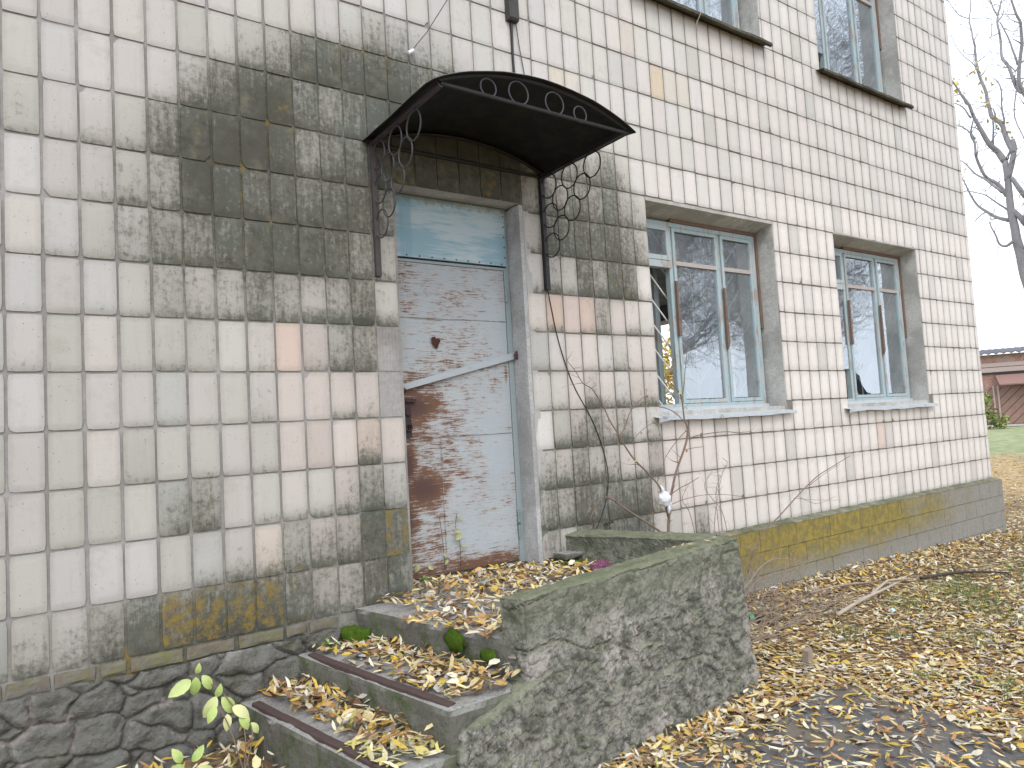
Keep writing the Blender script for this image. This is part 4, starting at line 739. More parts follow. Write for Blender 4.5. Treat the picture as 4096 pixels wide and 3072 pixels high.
q=MB(); rough(q,slabhex(1.18,1.62,-1.25,.955,1.45,-.0,.0,.388),.022,.009,9,0,2.3,.014,('bottom','y1')); s2=q.build('step',M_slab,P_)
def nosing(par,xa,ya,xb,yb,z):
    q=MB(); A=Vector((xa,ya,z)); Bv=Vector((xb,yb,z)); d=(Bv-A).normalized(); w=Vector((d.y,-d.x,0)); w = w if w.x>0 else -w
    N=24; vs=[]
    prof=[(.034,.004),(.0,.005),(-.004,.001),(-.004,-.040),(.001,-.040),(.001,-.001),(.034,-.001)]
    for i in range(N+1):
        p=A.lerp(Bv,i/N)+Vector((0,0,fbm((i*.3,z,0),1,2)*.003))
        for a,b in prof: vs.append(p+w*a+Vector((0,0,b)))
    m=len(prof); q.add(vs,[(i*m+k,i*m+(k+1)%m,(i+1)*m+(k+1)%m,(i+1)*m+k) for i in range(N) for k in range(m)]+[tuple(range(m))[::-1],tuple(N*m+k for k in range(m))])
    q.build('nosing',M_rusty,par)
nosing(s1,1.285,-.10,1.476,-1.19,.556); nosing(s2,1.0,-.12,1.195,-1.2,.397)
q=MB(); 
# outer wall: left end lower, body with rubble face
def bulge(p,nm):
    if nm in('y0','x0'):
        b=noise.noise(Vector((p.x*5.1,p.z*6.2,1.7)))*.012+noise.noise(Vector((p.x*2,p.z*2.2,4.7)))*.010
        w_=Vector((p.x+noise.noise(p*9)*.05,p.y,p.z+noise.noise(p*8+Vector((4,0,0)))*.05))
        vv,pp_=noise.voronoi(Vector((w_.x*15,w_.y*15,w_.z*19))); lump=noise.noise(pp_[0]*1.7)
        rid=1-abs(noise.noise(Vector((p.x*21,p.y*21,p.z*30))))*2
        lowk=1-.65*sstep(.62,.74,p.z+noise.noise(p*4)*.08)
        crack=abs(noise.noise(Vector((p.x*1.1,2.2,p.z*3.1+noise.noise(p*5)*.35))))
        return b+lowk*(.010*(1 if lump>.05 else 0)+.006*rid-.007*max(0,1-(vv[1]-vv[0])*6))-.016*max(0,1-crack*38)
    return 0
rough(q,[(1.88,-1.255,-.15),(3.485,-1.145,-.15),(3.44,-.965,-.15),(1.85,-1.05,-.15),(1.845,-1.195,.905),(3.425,-1.105,.95),(3.40,-.95,.955),(1.825,-1.045,.895)],.0088,.006,22,0,4.4,.018,('bottom',),bulge)
q.build('outer_wall',M_rubble,P_)
q=MB(); rough(q,[(1.22,-1.33,-.15),(2.0,-1.245,-.15),(2.0,-1.07,-.15),(1.24,-1.1,-.15),(1.54,-1.285,.48),(1.99,-1.232,.60),(1.98,-1.08,.60),(1.5,-1.1,.46)],.0100,.008,18,0,6.1,.028,('bottom','y1'),bulge)
q.build('stair_side',M_rubble,P_)
q=MB(); rough(q,[(3.02,.02,.1),(3.22,.02,.1),(3.425,-.97,.1),(3.24,-.97,.1),(3.045,.02,.915),(3.235,.02,.93),(3.43,-.96,.955),(3.26,-.96,.95)],.012,.006,18,0,8.2,.018,('bottom','y1'),bulge)
q.hexa([(3.1,-.92,.92),(3.42,-.92,.92),(3.42,-.94,.92),(3.1,-.94,.92),(3.1,-.92,.93),(3.42,-.92,.93),(3.42,-.94,.93),(3.1,-.94,.93)]) if False else None
q.build('side_wall',M_rubble,P_)

# ------------------------------------------------------------------ ground
def gh(x,y):
    a=.20-.10*sstep(5,9.5,x); a*=1-sstep(9.8,12.5,x)
    h=a*math.exp(min(0,y)/1.5)
    h+=.25*sstep(14,45,x)
    if x<14: h+=fbm((x,y,0),1.3,3)*.018*sstep(.2,1.0,abs(y)+.2)
    return h
gxs=[-60,-30,-15,-8,-5,-3.5]+[round(-2.6+.1*i,3) for i in range(0,170)]+[14.6,15.5,17,19,22,26,31,37,45,60,90,140,220,330,420]
gys=[-300,-180,-110,-70,-45,-30,-20,-14,-10,-7.5,-6]+[round(-5+.1*i,3) for i in range(0,61)]+[1.6,2.4,3.6,5,7,9,11.5,15,20,27,36,50,75,120,200,320]
q=MB(); vs=[(x,y,gh(x,y)) for y in gys for x in gxs]; n=len(gxs)
q.add(vs,[(j*n+i,j*n+i+1,(j+1)*n+i+1,(j+1)*n+i) for j in range(len(gys)-1) for i in range(n-1)])
t=NT('leafy ground',.95,.15); n1=t.noise(26,6,.7); n2=t.noise(5,4,.6); n3=t.voro(30,out='Color'); sp=t.sep()
c=t.mix(t.smooth(n1,.3,.7),(.09,.06,.035),(.32,.23,.13)); c=t.mix(t.math('MULTIPLY',t.smooth(n2,.45,.65),.6),c,t.mix(n1,(.08,.07,.055),(.17,.15,.12)))
s3=t.sep(t.map((1,1,1))); 
u=t.math('ADD',t.math('MULTIPLY',sp[0],.945),t.math('MULTIPLY',sp[1],.327)); nn=t.noise(.5,5,.7)
far=t.smooth(u,11,16); lf=t.noise(7,6,.8); c=t.mix(far,c,t.mix(t.smooth(lf,.38,.62),(.30,.18,.09),(.60,.48,.27)))
lawn=t.math('MULTIPLY',t.smooth(t.math('ADD',u,t.math('MULTIPLY',t.math('SUBTRACT',nn,.5),7)),20.5,25.5),t.smooth(u,75,60))
c=t.mix(lawn,c,t.mix(t.smooth(t.noise(3,6,.7),.35,.65),(.18,.24,.12),(.34,.35,.20)))
t.bump(n1,.6,.02); M_ground=t.done(c)
g=q.build('ground',M_ground,smooth=True); g['kind']='structure'
# cracked paving showing through the leaves beside the porch
q=MB(); Np=60; vs=[]
for j in range(31):
    for i in range(Np+1):
        x=1.6+2.3*i/Np; y=-2.5+1.15*j/30; e=min(i,Np-i,j,30-j)
        zz=gh(x,y)+.022+fbm((x,y,0),3,4)*.008-(.04 if e==0 else 0)
        cr=abs(noise.noise(Vector((x*1.6,y*1.6,3))));  zz-=.012*max(0,1-cr*14)
        vs.append((x+fbm((x,y,5),2,2)*.08*(e<3),y+fbm((x,y,9),2,2)*.12*(e<3),zz))
q.add(vs,[(j*(Np+1)+i,j*(Np+1)+i+1,(j+1)*(Np+1)+i+1,(j+1)*(Np+1)+i) for j in range(30) for i in range(Np)])
t=NT('old damp asphalt',.8,.35); n=t.noise(40,6,.7); b=t.noise(3,4,.6); c=t.mix(n,(.06,.06,.062),(.165,.163,.165)); c=t.mix(t.smooth(b,.45,.6),c,t.mix(n,(.10,.085,.065),(.2,.18,.15))); t.bump(n,.6,.008)
pv=q.build('pavement',t.done(c),smooth=True); pv['kind']='structure'
q=MB(); q.add([(43.0,17,.262),(46.4,11,.262),(53,0,.262),(50.0,-.8,.262),(43.6,9.6,.262),(40.0,15.4,.262)],[(0,5,4,1),(1,4,3,2)])
pp=q.build('path',m_concrete('pale concrete path',(.42,.41,.39),(.55,.54,.52),0,(.3,.3,.28),.2)); pp['kind']='structure'

# ------------------------------------------------------------------ fallen leaves
PAL=[((.60,.42,.08),12),((.66,.56,.31),25),((.71,.66,.52),21),((.44,.25,.11),13),((.29,.17,.09),10),((.56,.37,.13),11),((.42,.42,.13),2),((.46,.43,.40),8),((.14,.08,.05),6)]
PC=np.array([c for c,_ in PAL]); PW=np.array([w for _,w in PAL],float); PW/=PW.sum()
LF=[(0,1,2),(1,3,4,2),(3,5,4)]
def leaves(p,L,w,yaw,pitch,roll,curl,bend,col):
    """many leaves at once: long folded blades of six points each"""
    A=np.array(((0,0),(.28,-.42),(.28,.42),(.68,-.46),(.68,.46),(1,0.)))
    a=A[None,:,0];b=A[None,:,1]; L=L[:,None];w=w[:,None]
    x=(a-.5)*L+0*b; y=b*w+bend[:,None]*L*(a-.5)**2; z=curl[:,None]*L*(2*a-1)**2+np.abs(b)*w*.35
    cr,sr=np.cos(roll)[:,None],np.sin(roll)[:,None]; y,z=y*cr-z*sr,y*sr+z*cr
    cp,sp_=np.cos(pitch)[:,None],np.sin(pitch)[:,None]; x,z=x*cp-z*sp_,x*sp_+z*cp
    cy,sy=np.cos(yaw)[:,None],np.sin(yaw)[:,None]
    V=np.stack([p[:,0:1]+x*cy-y*sy,p[:,1:2]+x*sy+y*cy,p[:,2:3]+z],2)
    return V.reshape(-1,3),np.repeat(col,6,0)
def leafgeo(p,L,w,yaw,pitch,roll,curl,bend=0):
    V,_=leaves(np.array([p],float),*[np.array([q],float) for q in (L,w,yaw,pitch,roll,curl,bend)],np.zeros((1,3))); return [tuple(q) for q in V]
class LeafPile:
    def __init__(s): s.V=[];s.C=[]
    def scatter(s,N,sampler,zf,sz=(.045,.085),tilt=.28,lift=.02,broad=.2,pal=None,growfar=False):
        P=[]
        while len(P)<N:
            q=sampler()
            if q is not None: P.append((q[0],q[1],zf(q[0],q[1])))
        p=np.array(P); p[:,2]+=rng.uniform(.002,lift,N)
        L=rng.uniform(sz[0],sz[1],N)
        w=L*rng.uniform(.16,.27,N); br=rng.random(N)<broad; L=np.where(br,L*rng.uniform(.6,.9,N),L); w=np.where(br,L*rng.uniform(.45,.7,N),w)
        col=PC[rng.choice(len(PC),N,p=PW)] if pal is None else np.array(pal)[rng.integers(len(pal),size=N)]
        col=np.minimum(.8,col*rng.uniform(.74,1.12,(N,1)))
        V,C=leaves(p,L,w,rng.uniform(0,6.283,N),rng.normal(0,tilt,N),rng.normal(0,tilt*1.3,N),rng.uniform(-.02,.10,N),rng.uniform(-.5,.5,N),col); s.V.append(V);s.C.append(C)
    def build(s,name,mat):
        V=np.concatenate(s.V).astype(np.float32);C=np.concatenate(s.C).astype(np.float32);n=len(V)//6
        me=bpy.data.meshes.new(name); me.vertices.add(len(V)); me.vertices.foreach_set('co',V.ravel())
        lp=np.array([0,1,2, 1,3,4,2, 3,5,4])[None]+6*np.arange(n)[:,None]; me.loops.add(n*10); me.loops.foreach_set('vertex_index',lp.ravel().astype(np.int32))
        me.polygons.add(n*3); me.polygons.foreach_set('loop_start',(np.array([0,3,7])[None]+10*np.arange(n)[:,None]).ravel().astype(np.int32)); me.polygons.foreach_set('loop_total',np.tile([3,4,3],n).astype(np.int32))
        at=me.attributes.new('tint','FLOAT_COLOR','POINT'); at.data.foreach_set('color',np.concatenate([C,np.ones((len(C),1),np.float32)],1).ravel())
        me.materials.append(mat); me.update(calc_edges=True); me.validate()
        o=bpy.data.objects.new(name,me); COL.objects.link(o); return o
t=NT('fallen leaf',.7,.25); c=t.attr('tint','Color'); n=t.noise(80,3,.6); c=t.mix(t.smooth(n,.5,.8),c,t.mix(.45,c,(.16,.08,.04))); M_leaf=t.done(c)
def inporch(x,y): return (y>-1.34+.08*(x-1.3) and .9<x<3.5 and y>-1.36+.11*(x-1.2))
def onpave(x,y): return 2.1<x<3.9 and -2.4<y<-1.35
def s_ground():
    # density falls with distance from the viewer
    d=random.random(); r=2.2+(25-2.2)*d**1.75; a=math.radians(random.uniform(-22,62))
    x=.09+r*math.cos(a); y=-3.73+r*math.sin(a)
    if y>-.085 and x<9.62: return None
    if inporch(x,y) or (x<1.9 and y>-1.35): return None
    if onpave(x,y) and random.random()<.72*sstep(.30,-.15,fbm((x,y,0),2.9,4)-.30)+.02: return None
    if abs(y+.08)<.0: return None
    g=fbm((x,y,2),1.1,3)
    if g>.5 and random.random()<.35: return None
    return x,y
mlf=LeafPile(); mlf.scatter(235000,s_ground,gh,(.028,.080),.17,.022)
# drift against porch foot and plinth
def quad_s(x0a,x1a,ya,x0b,x1b,yb):
    def f():
        v=random.random(); u=random.random(); y=ya+(yb-ya)*v; return (x0a+(x1a-x0a)*u)*(1-v)+(x0b+(x1b-x0b)*u)*v,y
    return f
def s_drift():
    x=random.uniform(1.7,9.4); k=-1.30+.10*(x-1.7) if x<3.5 else -.08
    y=k-abs(random.gauss(0,.16)); return (x,y)
mlf.scatter(3800,s_drift,lambda x,y:gh(x,y)+random.uniform(0,.035),(.045,.08),.35,.03)
mlf.scatter(1700,quad_s(1.9,4.2,-2.6,2.2,4.0,-1.2),lambda x,y:gh(x,y)+.028,(.032,.085),.2,.02)
lo=mlf.build('fallen_leaves',M_leaf); tag(lo,'carpet of yellow, cream and brown fallen leaves over the ground beside the building','fallen leaves'); lo['kind']='stuff'
mlp=LeafPile()
def land(x,y): return .718
L1=quad_s(1.86,3.2,-1.0,1.62,3.02,.13)
def Ls():
    x,y=L1()
    if x<1.9+(y+1)*-.2 and random.random()<.55: return None
    if y>-.05 and not(1.96<x<2.8): return None
    return x,y
mlp.scatter(1500,Ls,lambda x,y:.718+.035*sstep(-.9,.05,y)*random.random(),(.045,.085),.35,.035)
mlp.scatter(420,quad_s(2.3,3.1,-.35,1.98,2.85,.12),lambda x,y:.74,(.045,.08),.4,.035)
mlp.scatter(130,quad_s(1.80,2.0,-1.05,1.62,1.85,-.45),land,(.05,.085),.25,.02)
S1=quad_s(1.53,1.83,-1.17,1.32,1.58,-.02)
def S1s():
    x,y=S1()
    if x<1.38+(y+.1)*-.16+.10 and y>-.75 and random.random()<.6: return None
    return x,y
mlp.scatter(620,S1s,lambda x,y:.552+.045*sstep(1.5,1.7,x)*random.random(),(.05,.09),.32,.035)
mlp.scatter(620,quad_s(1.26,1.52,-1.12,1.06,1.30,-.03),lambda x,y:.392+.05*random.random()**2,(.05,.095),.38,.045)
mlp.scatter(110,quad_s(1.2,1.5,-1.2,1.15,1.4,-.9),lambda x,y:.395,(.06,.10),.2,.02,pal=[(.66,.62,.42),(.62,.55,.2),(.55,.50,.22)])
mlp.scatter(900,quad_s(.35,1.12,-1.5,.35,.98,-.08),lambda x,y:gh(x,y)+.03+.05*random.random()*sstep(.7,1.0,x),(.05,.09),.45,.05)
mlp.scatter(26,quad_s(1.9,3.35,-1.13,1.9,3.35,-1.05),lambda x,y:.955,(.03,.06),.1,.008)
lp=mlp.build('step_leaves',M_leaf); tag(lp,'drifts of curled yellow and brown leaves lying on the porch landing and steps','fallen leaves'); lp['kind']='stuff'

# ------------------------------------------------------------------ grass tufts among the leaves
mg=MB(); CL=[(5.67,-.85,.25,220),(6.33,-.97,.32,520),(6.0,-1.25,.3,260),(7.8,-1.0,.5,260),(4.66,-.95,.14,90),(5.2,-1.5,.22,170),(4.3,-1.65,.12,60),(4.5,-2.0,.2,150),(7.3,-1.1,.4,200),(5.9,-1.6,.25,130),(8.5,-1.3,.5,160),(4.9,-1.15,.12,60),(6.9,-.7,.2,70)]
for cx,cy,R_,N in CL:
    for _ in range(N):
        x=random.gauss(cx,R_*.55);y=random.gauss(cy,R_*.45)
        if y>-.12: continue
        h=random.uniform(.03,.085); a=random.uniform(0,6.28); w=.0022; dx,dy=math.cos(a),math.sin(a); z=gh(x,y); l=random.uniform(.2,.8)*h
        gcol=random.choice([(.10,.17,.04),(.14,.21,.06),(.19,.24,.09),(.22,.24,.10)])
        mg.add([(x-dy*w,y+dx*w,z),(x+dy*w,y-dx*w,z),(x+dx*l*.4+dy*w*.7,y+dy*l*.4-dx*w*.7,z+h*.6),(x+dx*l*.4-dy*w*.7,y+dy*l*.4+dx*w*.7,z+h*.6),(x+dx*l,y+dy*l,z+h)],[(0,1,2,3),(3,2,4)],0,tint=gcol)
t=NT('grass blade',.6,.3); M_grass=t.done(t.attr('tint','Color'))
go=mg.build('grass',M_grass); tag(go,'thin green grass coming up through the fallen leaves','grass'); go['kind']='stuff'

# ------------------------------------------------------------------ bare tree right of the building
t=NT('grey bark',.95,.15); n=t.noise(14,6,.7,vec=t.map((1,1,.35))); c=t.mix(n,(.20,.20,.215),(.36,.355,.37)); t.bump(n,.8,.03); M_bark=t.done(c)
def jag(P,rad,amp,sub=3):
    out=[];rr=[]
    sm=smoothline(P,sub)
    for i,p in enumerate(sm):
        k=i/sub; a=int(min(k,len(rad)-2)); f_=k-a; r=rad[a]*(1-f_)+rad[a+1]*f_
        out.append(p+Vector((noise.noise(p*2.1),noise.noise(p*2.3+Vector((5,0,0))),noise.noise(p*2.2+Vector((0,7,0)))))*amp); rr.append(r)
    return out,rr
def twigs(mb,P,rad,dens,ln,depth=0,n=4,minr=.004):
    acc=0
    for i in range(1,len(P)):
        seg=(P[i]-P[i-1]); acc+=seg.length*dens
        while acc>1:
            acc-=1
            d=seg.normalized(); side=Vector((random.gauss(0,1),random.gauss(0,1),random.gauss(.35,.8))); side=(side-d*side.dot(d)).normalized()
            dr=(d*random.uniform(.3,.9)+side).normalized(); L=ln*random.uniform(.35,1.2)*(1 if rad[i]>.03 else .8); q_=[P[i]];r0=min(rad[i]*.55,.022); R=[r0]
            k=5
            for s_ in range(k):
                dr=(dr+Vector((random.gauss(0,.25),random.gauss(0,.25),random.gauss(.08,.2)))).normalized(); q_.append(q_[-1]+dr*L/k); R.append(max(minr,r0*(1-(s_+1)/k)))
            mb.tube(q_,R,n,cap=False)
            if depth>0: twigs(mb,q_,R,dens*1.3,ln*.5,depth-1,n,minr)
T=thing('bare_tree','leafless tree with forking limbs at the right edge, a few yellow leaves left','tree')
tr=MB(); li=MB(); tips=[]
for k,(P,R) in enumerate(POLY['tree']):
    R=list(R)+[R[-1]]*(len(P)-len(R)) if len(R)<len(P) else R
    pts,rr=jag([Vector(p) for p in P],R,.05 if k else .03,3)
    rr=[r*.82 for r in rr]; (tr if k==0 else li).tube(pts,rr,8,cap=True)
    if k==0: trunkpts=pts
    if R[-1]<.06 or k>0: twigs(li,pts,rr,3.4,.75,1,4,.006)
    tips.append(pts[-1])
base=Vector(POLY['tree'][0][0][0]); gz0=gh(base.x,base.y-.6)
tr.tube([Vector((base.x+.05,base.y-.25,gz0-.3)),Vector((base.x+.05,base.y-.15,gz0+.5)),base],[.34,.28,.25],10)
tr.build('trunk',M_bark,T,True); li.build('limbs',M_bark,T,True)
lv=MB()
for (P,R) in POLY['tree']:
    pass
for (cx,cy,N) in ((21.6,7.42,0),):
    pass
t=NT('yellow hanging leaf',.7,.25); M_yl=t.done(t.attr('tint','Color'))
for (P,R),idx in ((POLY['tree'][6],(2,3,4,5,6,7)),(POLY['tree'][1],(6,7,8))):
    for i in idx:
        for _ in range(9):
            p=Vector(P[i])+Vector((random.gauss(0,.15),random.gauss(0,.12),random.gauss(0,.16)))
            lv.add(leafgeo(p,random.uniform(.10,.16),.06,random.uniform(0,6.28),random.gauss(0,.8),random.gauss(0,.8),.05),LF,0,tint=random.choice([(.66,.55,.12),(.60,.50,.20),(.55,.38,.10)]))
lv.build('leaf',M_yl,T)['kind']='stuff'

# trees behind the viewer: they stand where the window glass mirrors them
def tree(x,y,H,seed,label,spread=.55,density=1.0,n=5):
    random.seed(seed); T=thing('bare_tree',label,'tree',group='bare trees standing opposite the building'); tr=MB(); li=MB()
    z=gh(x,y)-.2; tp=[Vector((x,y,z))]; r=H*.022; R=[r*1.4]
    d=Vector((random.gauss(0,.06),random.gauss(0,.06),1)).normalized()
    for i in range(9): d=(d+Vector((random.gauss(0,.07),random.gauss(0,.07),.1))).normalized(); tp.append(tp[-1]+d*H*.085); R.append(r*(1-i*.085))
    tr.tube(tp,R,9)
    def grow(p,d,L,r,lev):
        pts=[p];R=[r];k=6
        for i in range(k):
            d=(d+Vector((random.gauss(0,.16),random.gauss(0,.16),random.gauss(.05,.12)))).normalized(); pts.append(pts[-1]+d*L/k); R.append(max(.004,r*(1-(i+1)/k*.8)))
        li.tube(pts,R,n if lev>1 else 3,cap=False)
        if lev>0:
            for i in range(1,k+1):
                for _ in range(2 if lev>=2 else (1 if random.random()<.8*density else 0)):
                    s_=Vector((random.gauss(0,1),random.gauss(0,1),random.gauss(.1,.7))).normalized(); nd=(d*.7+s_*.8).normalized()
                    grow(pts[i],nd,L*random.uniform(.42,.68),max(.004,R[i]*.42),lev-1)
    for i in range(3,10):
        for _ in range(2):
            a=random.uniform(0,6.28); nd=Vector((math.cos(a)*spread*1.3,math.sin(a)*spread*1.3,random.uniform(.35,1))).normalized(); grow(tp[i],nd,H*random.uniform(.22,.36),R[i]*.42,3)
    tr.build('trunk',M_bark,T,True); li.build('limbs',M_bark,T)
for a in ((15.5,-11.5,11,11,'bare tree opposite, its branches mirrored in the lower window nearest the door'),(26,-13.5,12,12,'bare tree opposite, mirrored in the lower window near the corner'),(20.5,-8.6,15,13,'tall bare tree opposite, mirrored in the upper corner window'),(34,-17,13,14,'bare tree far opposite, mirrored faintly beside the taller one'),(13.5,-8.2,12,15,'bare tree nearest opposite, mirrored in the first upper window')):
    tree(*a)
random.seed(99)

# ------------------------------------------------------------------ brick shed far behind
SH=thing('brick_shed','low reddish brick shed with wavy sheet roof and plank gates, far beyond the lawn','shed')
fx,fy=45.09,14.35; dx,dy=.52,-.854   # facade direction; towards the right
def fp(u,v,z): return (fx+dx*u+dy*-v*1.0*-1 if False else fx+dx*u-dy*v, fy+dy*u+dx*v, z)   # v = depth behind the facade
def fbox(mb,u0,u1,v0,v1,z0,z1,**k):
    mb.hexa([fp(u0,v0,z0),fp(u1,v0,z0),fp(u1,v1,z0),fp(u0,v1,z0),fp(u0,v0,z1),fp(u1,v0,z1),fp(u1,v1,z1),fp(u0,v1,z1)],0,**k)
t=NT('old red brick',.9,.2); br=t.n.new('ShaderNodeTexBrick'); t.t.links.new(t.map((1,1,1),rot=(math.pi/2,0,-math.atan2(dy,dx))),br.inputs[0]); br.inputs['Scale'].default_value=1; br.inputs['Brick Width'].default_value=.26; br.inputs['Row Height'].default_value=.077; br.inputs['Mortar Size'].default_value=.008
br.inputs['Color1'].default_value=(.30,.13,.10,1); br.inputs['Color2'].default_value=(.38,.19,.15,1); br.inputs['Mortar'].default_value=(.38,.34,.31,1)
c=t.mix(t.smooth(t.noise(1.3,4,.6),.45,.6),br.outputs[0],t.mix(.5,br.outputs[0],(.45,.37,.34))); M_rb=t.done(c)
t=NT('reddish gate planks',.85,.2); sp=t.sep(t.map((1,1,1),rot=(0,0,-math.atan2(dy,dx)))); n=t.noise(3,5,.7); 
w=t.math('SINE',t.math('MULTIPLY',t.math('SUBTRACT',sp[0],sp[2]),13)); c=t.mix(t.smooth(w,-.98,-.80),(.13,.08,.065),t.mix(n,(.20,.115,.09),(.38,.26,.215))); M_gate=t.done(c)
q=MB(); fbox(q,-6,16,.0,6,-.5,2.85); fbox(q,-6,16,-.02,6,2.85,4.22); q.build('wall',M_rb,SH)
q=MB(); fbox(q,-6,16,-.12,-.03,3.22,3.48); fbox(q,-6,16,-.10,-.03,3.52,3.74); q.build('fascia_board',m_dark('greyed pinkish boards',(.42,.34,.32),.9,0,.2),SH)
q=MB(); fbox(q,-6,16,-.16,-.13,3.10,3.21); q.build('dark_rail',M_iron,SH)
q=MB(); N=240; vs=[]
for i in range(N+1):
    u=-6.3+22.6*i/N; z=.045*math.sin(u*2*math.pi/.36)
    vs+=[fp(u,-.45,4.30+z),fp(u,6.4,4.9+z),fp(u,-.45,4.24+z)]
q.add(vs,[(i*3,(i+1)*3,(i+1)*3+1,i*3+1) for i in range(N)]+[(i*3+2,(i+1)*3+2,(i+1)*3,i*3) for i in range(N)])
q.build('roof',m_dark('grey wavy asbestos sheet',(.12,.12,.14),.9,0,.2),SH)
for u0,u1 in ((-1.9,.72),(1.02,3.6),(4.2,6.8)):
    q=MB(); fbox(q,u0,u1,-.06,-.01,.27,2.35); g_=q.build('gate',M_gate,SH)
    q=MB(); fbox(q,u0-.08,u0,-.1,-.01,.25,2.45); fbox(q,u1,u1+.08,-.1,-.01,.25,2.45); fbox(q,(u0+u1)/2-.03,(u0+u1)/2+.03,-.08,-.061,.27,2.35); build_split(q,'gate_post',m_dark('pale gate frame',(.46,.36,.32),.9,0,.2),g_)
q=MB(); q.hexa([fp(.9,-1.0,2.45),fp(4.2,-1.0,2.45),fp(4.2,-.0,3.05),fp(.9,-.0,3.05),fp(.9,-1.0,2.52),fp(4.2,-1.0,2.52),fp(4.2,-.0,3.12),fp(.9,-.0,3.12)]); q.build('lean_to_roof',m_dark('rusty red sheet',(.27,.165,.145),.9),SH)

# ------------------------------------------------------------------ bush by the shed and yellow trees behind the building
def bush(name,label,cat,cx,cy,z0,rx,rz,N,cols,sz,seed,stem=True):
    random.seed(seed); T=thing(name,label,cat); mbs=MB(); L=MB()
    lobes=[(Vector((cx+random.gauss(0,rx*.5),cy+random.gauss(0,rx*.5),z0+rz*random.uniform(.35,1.6))),random.uniform(.3,.6)*rx) for _ in range(16)]
    for c_,r_ in lobes:
        mbs.tube([Vector((cx,cy,z0-.1)),Vector((cx,cy,z0)).lerp(c_,.5)+Vector((0,0,.1*rz)),c_],[.04*rx+.01,.02*rx+.008,.006],5)
        for _ in range(N//16):
            v=Vector((random.gauss(0,1),random.gauss(0,1),random.gauss(0,.8))).normalized()*r_*random.uniform(.4,1.05); p=c_+v
            s_=sz*random.uniform(.6,1.3); L.add(leafgeo(p,s_,s_*.5,random.uniform(0,6.28),random.gauss(0,.7),random.gauss(0,.7),.05),LF,0,tint=random.choice(cols))
    mbs.build('stem',M_bark,T); o=L.build('foliage',M_yl,T); return T
bush('leafy_bush','green and yellowish bush in front of the brick shed, half hidden by the building corner','bush',39.7,12.35,.18,.95,1.05,2200,[(.16,.22,.07),(.24,.30,.10),(.34,.34,.12),(.12,.17,.06)],.16,5)
bush('yellow_tree','yellow autumn tree seen through the empty lower window pane','tree',19.5,12.5,.0,3.2,2.6,9000,[(.50,.40,.08),(.62,.52,.16),(.40,.34,.08),(.55,.42,.2)],.22,6)
random.seed(4)

# ------------------------------------------------------------------ bare sapling, bag, weeds, sticks
t=NT('young brown bark',.8,.3); n=t.noise(40,4,.6); M_twig=t.done(t.mix(n,(.13,.09,.07),(.25,.185,.145)))
t=NT('dry grey twig',.9,.2); n=t.noise(40,4,.6); M_dry=t.done(t.mix(n,(.17,.135,.11),(.38,.31,.25)))
SP=thing('bare_sapling','bare brown sapling growing beside the porch wall under the first lower window','sapling')
st_=MB(); bb=MB()
for k,(P,R) in enumerate(POLY['sapling']):
    pts=smoothline(P,4); R=list(R)+[R[-1]]*(len(P)-len(R)); rr=[np.interp(i/4,range(len(R)),R) for i in range(len(pts))]
    (st_ if k==0 else bb).tube(pts,rr,6)
    if k in (0,4,5,7):
        for i in range(3,len(pts),3):
            d=Vector((random.gauss(0,1),random.gauss(0,.4),random.uniform(-.1,1))).normalized(); L=random.uniform(.02,.10); bb.tube([pts[i],pts[i]+d*L*.6,pts[i]+d*L+Vector((0,0,.01))],[.0018,.0013,.0007],4)
lo_=Vector(POLY['sapling'][0][0][0]); st_.tube([Vector((lo_.x,lo_.y-.0,.15)),lo_],[.014,.012],6)
for k,(P,R) in enumerate(POLY['sapling']):
    pts=smoothline(P,3); twigs(bb,pts,[R[0]*.7]*len(pts),4.5,.16,1,3,.0007)
st_.build('stem',M_twig,SP,True); bb.build('branch',M_twig,SP,True)
lv=MB()
for i in range(16):
    P=random.choice(POLY['sapling'])[0]; p=Vector(random.choice(P)); lv.add(leafgeo(p+Vector((0,-.01,-.01)),random.uniform(.02,.035),.014,random.uniform(0,6),random.gauss(.3,.8),random.gauss(0,.9),.15),LF,0,tint=random.choice([(.28,.12,.06),(.35,.18,.08),(.42,.42,.14)]))
build_split(lv,'withered_leaf',M_leaf,SP)
tw=MB()
for k,(P,R) in enumerate(POLY['twig']):
    pts=smoothline(P,4); R=list(R)+[R[-1]]*(len(P)-len(R)); tw.tube(pts,[np.interp(i/4,range(len(R)),R) for i in range(len(pts))],6)
tag(tw.build('leaning_shoot',M_twig,smooth=True),'long straight reddish shoot leaning right over the mossy plinth','shoot')
wd=MB()
for k,(P,R) in enumerate(POLY['weeds']):
    pts=smoothline(P,4); R=list(R)+[R[-1]]*(len(P)-len(R)); rr=[np.interp(i/4,range(len(R)),R) for i in range(len(pts))]; wd.tube(pts,rr,5)
    twigs(wd,pts,[.003]*len(pts),6,.16,1,3,.0007)
    for i in range(2,len(pts),2):
        d=Vector((random.gauss(0,1),random.gauss(0,.5),random.uniform(.0,1))).normalized(); L=random.uniform(.03,.16); wd.tube([pts[i],pts[i]+d*L*.6,pts[i]+d*L],[.0016,.0012,.0006],4)
for _ in range(26):
    x=random.uniform(3.72,4.9); y=random.uniform(-.5,-.15); p=Vector((x,y,gh(x,y))); d=Vector((random.gauss(.25,.5),random.gauss(0,.2),1)).normalized(); Q=[p]
    for s_ in range(6): d=(d+Vector((random.gauss(.05,.22),random.gauss(0,.12),random.gauss(-.05,.12)))).normalized(); Q.append(Q[-1]+d*random.uniform(.05,.13))
    R=[.0032,.0028,.0024,.002,.0017,.0013,.0009]; wd.tube(Q,R,5); twigs(wd,Q,R,9,.20,1,3,.0007)
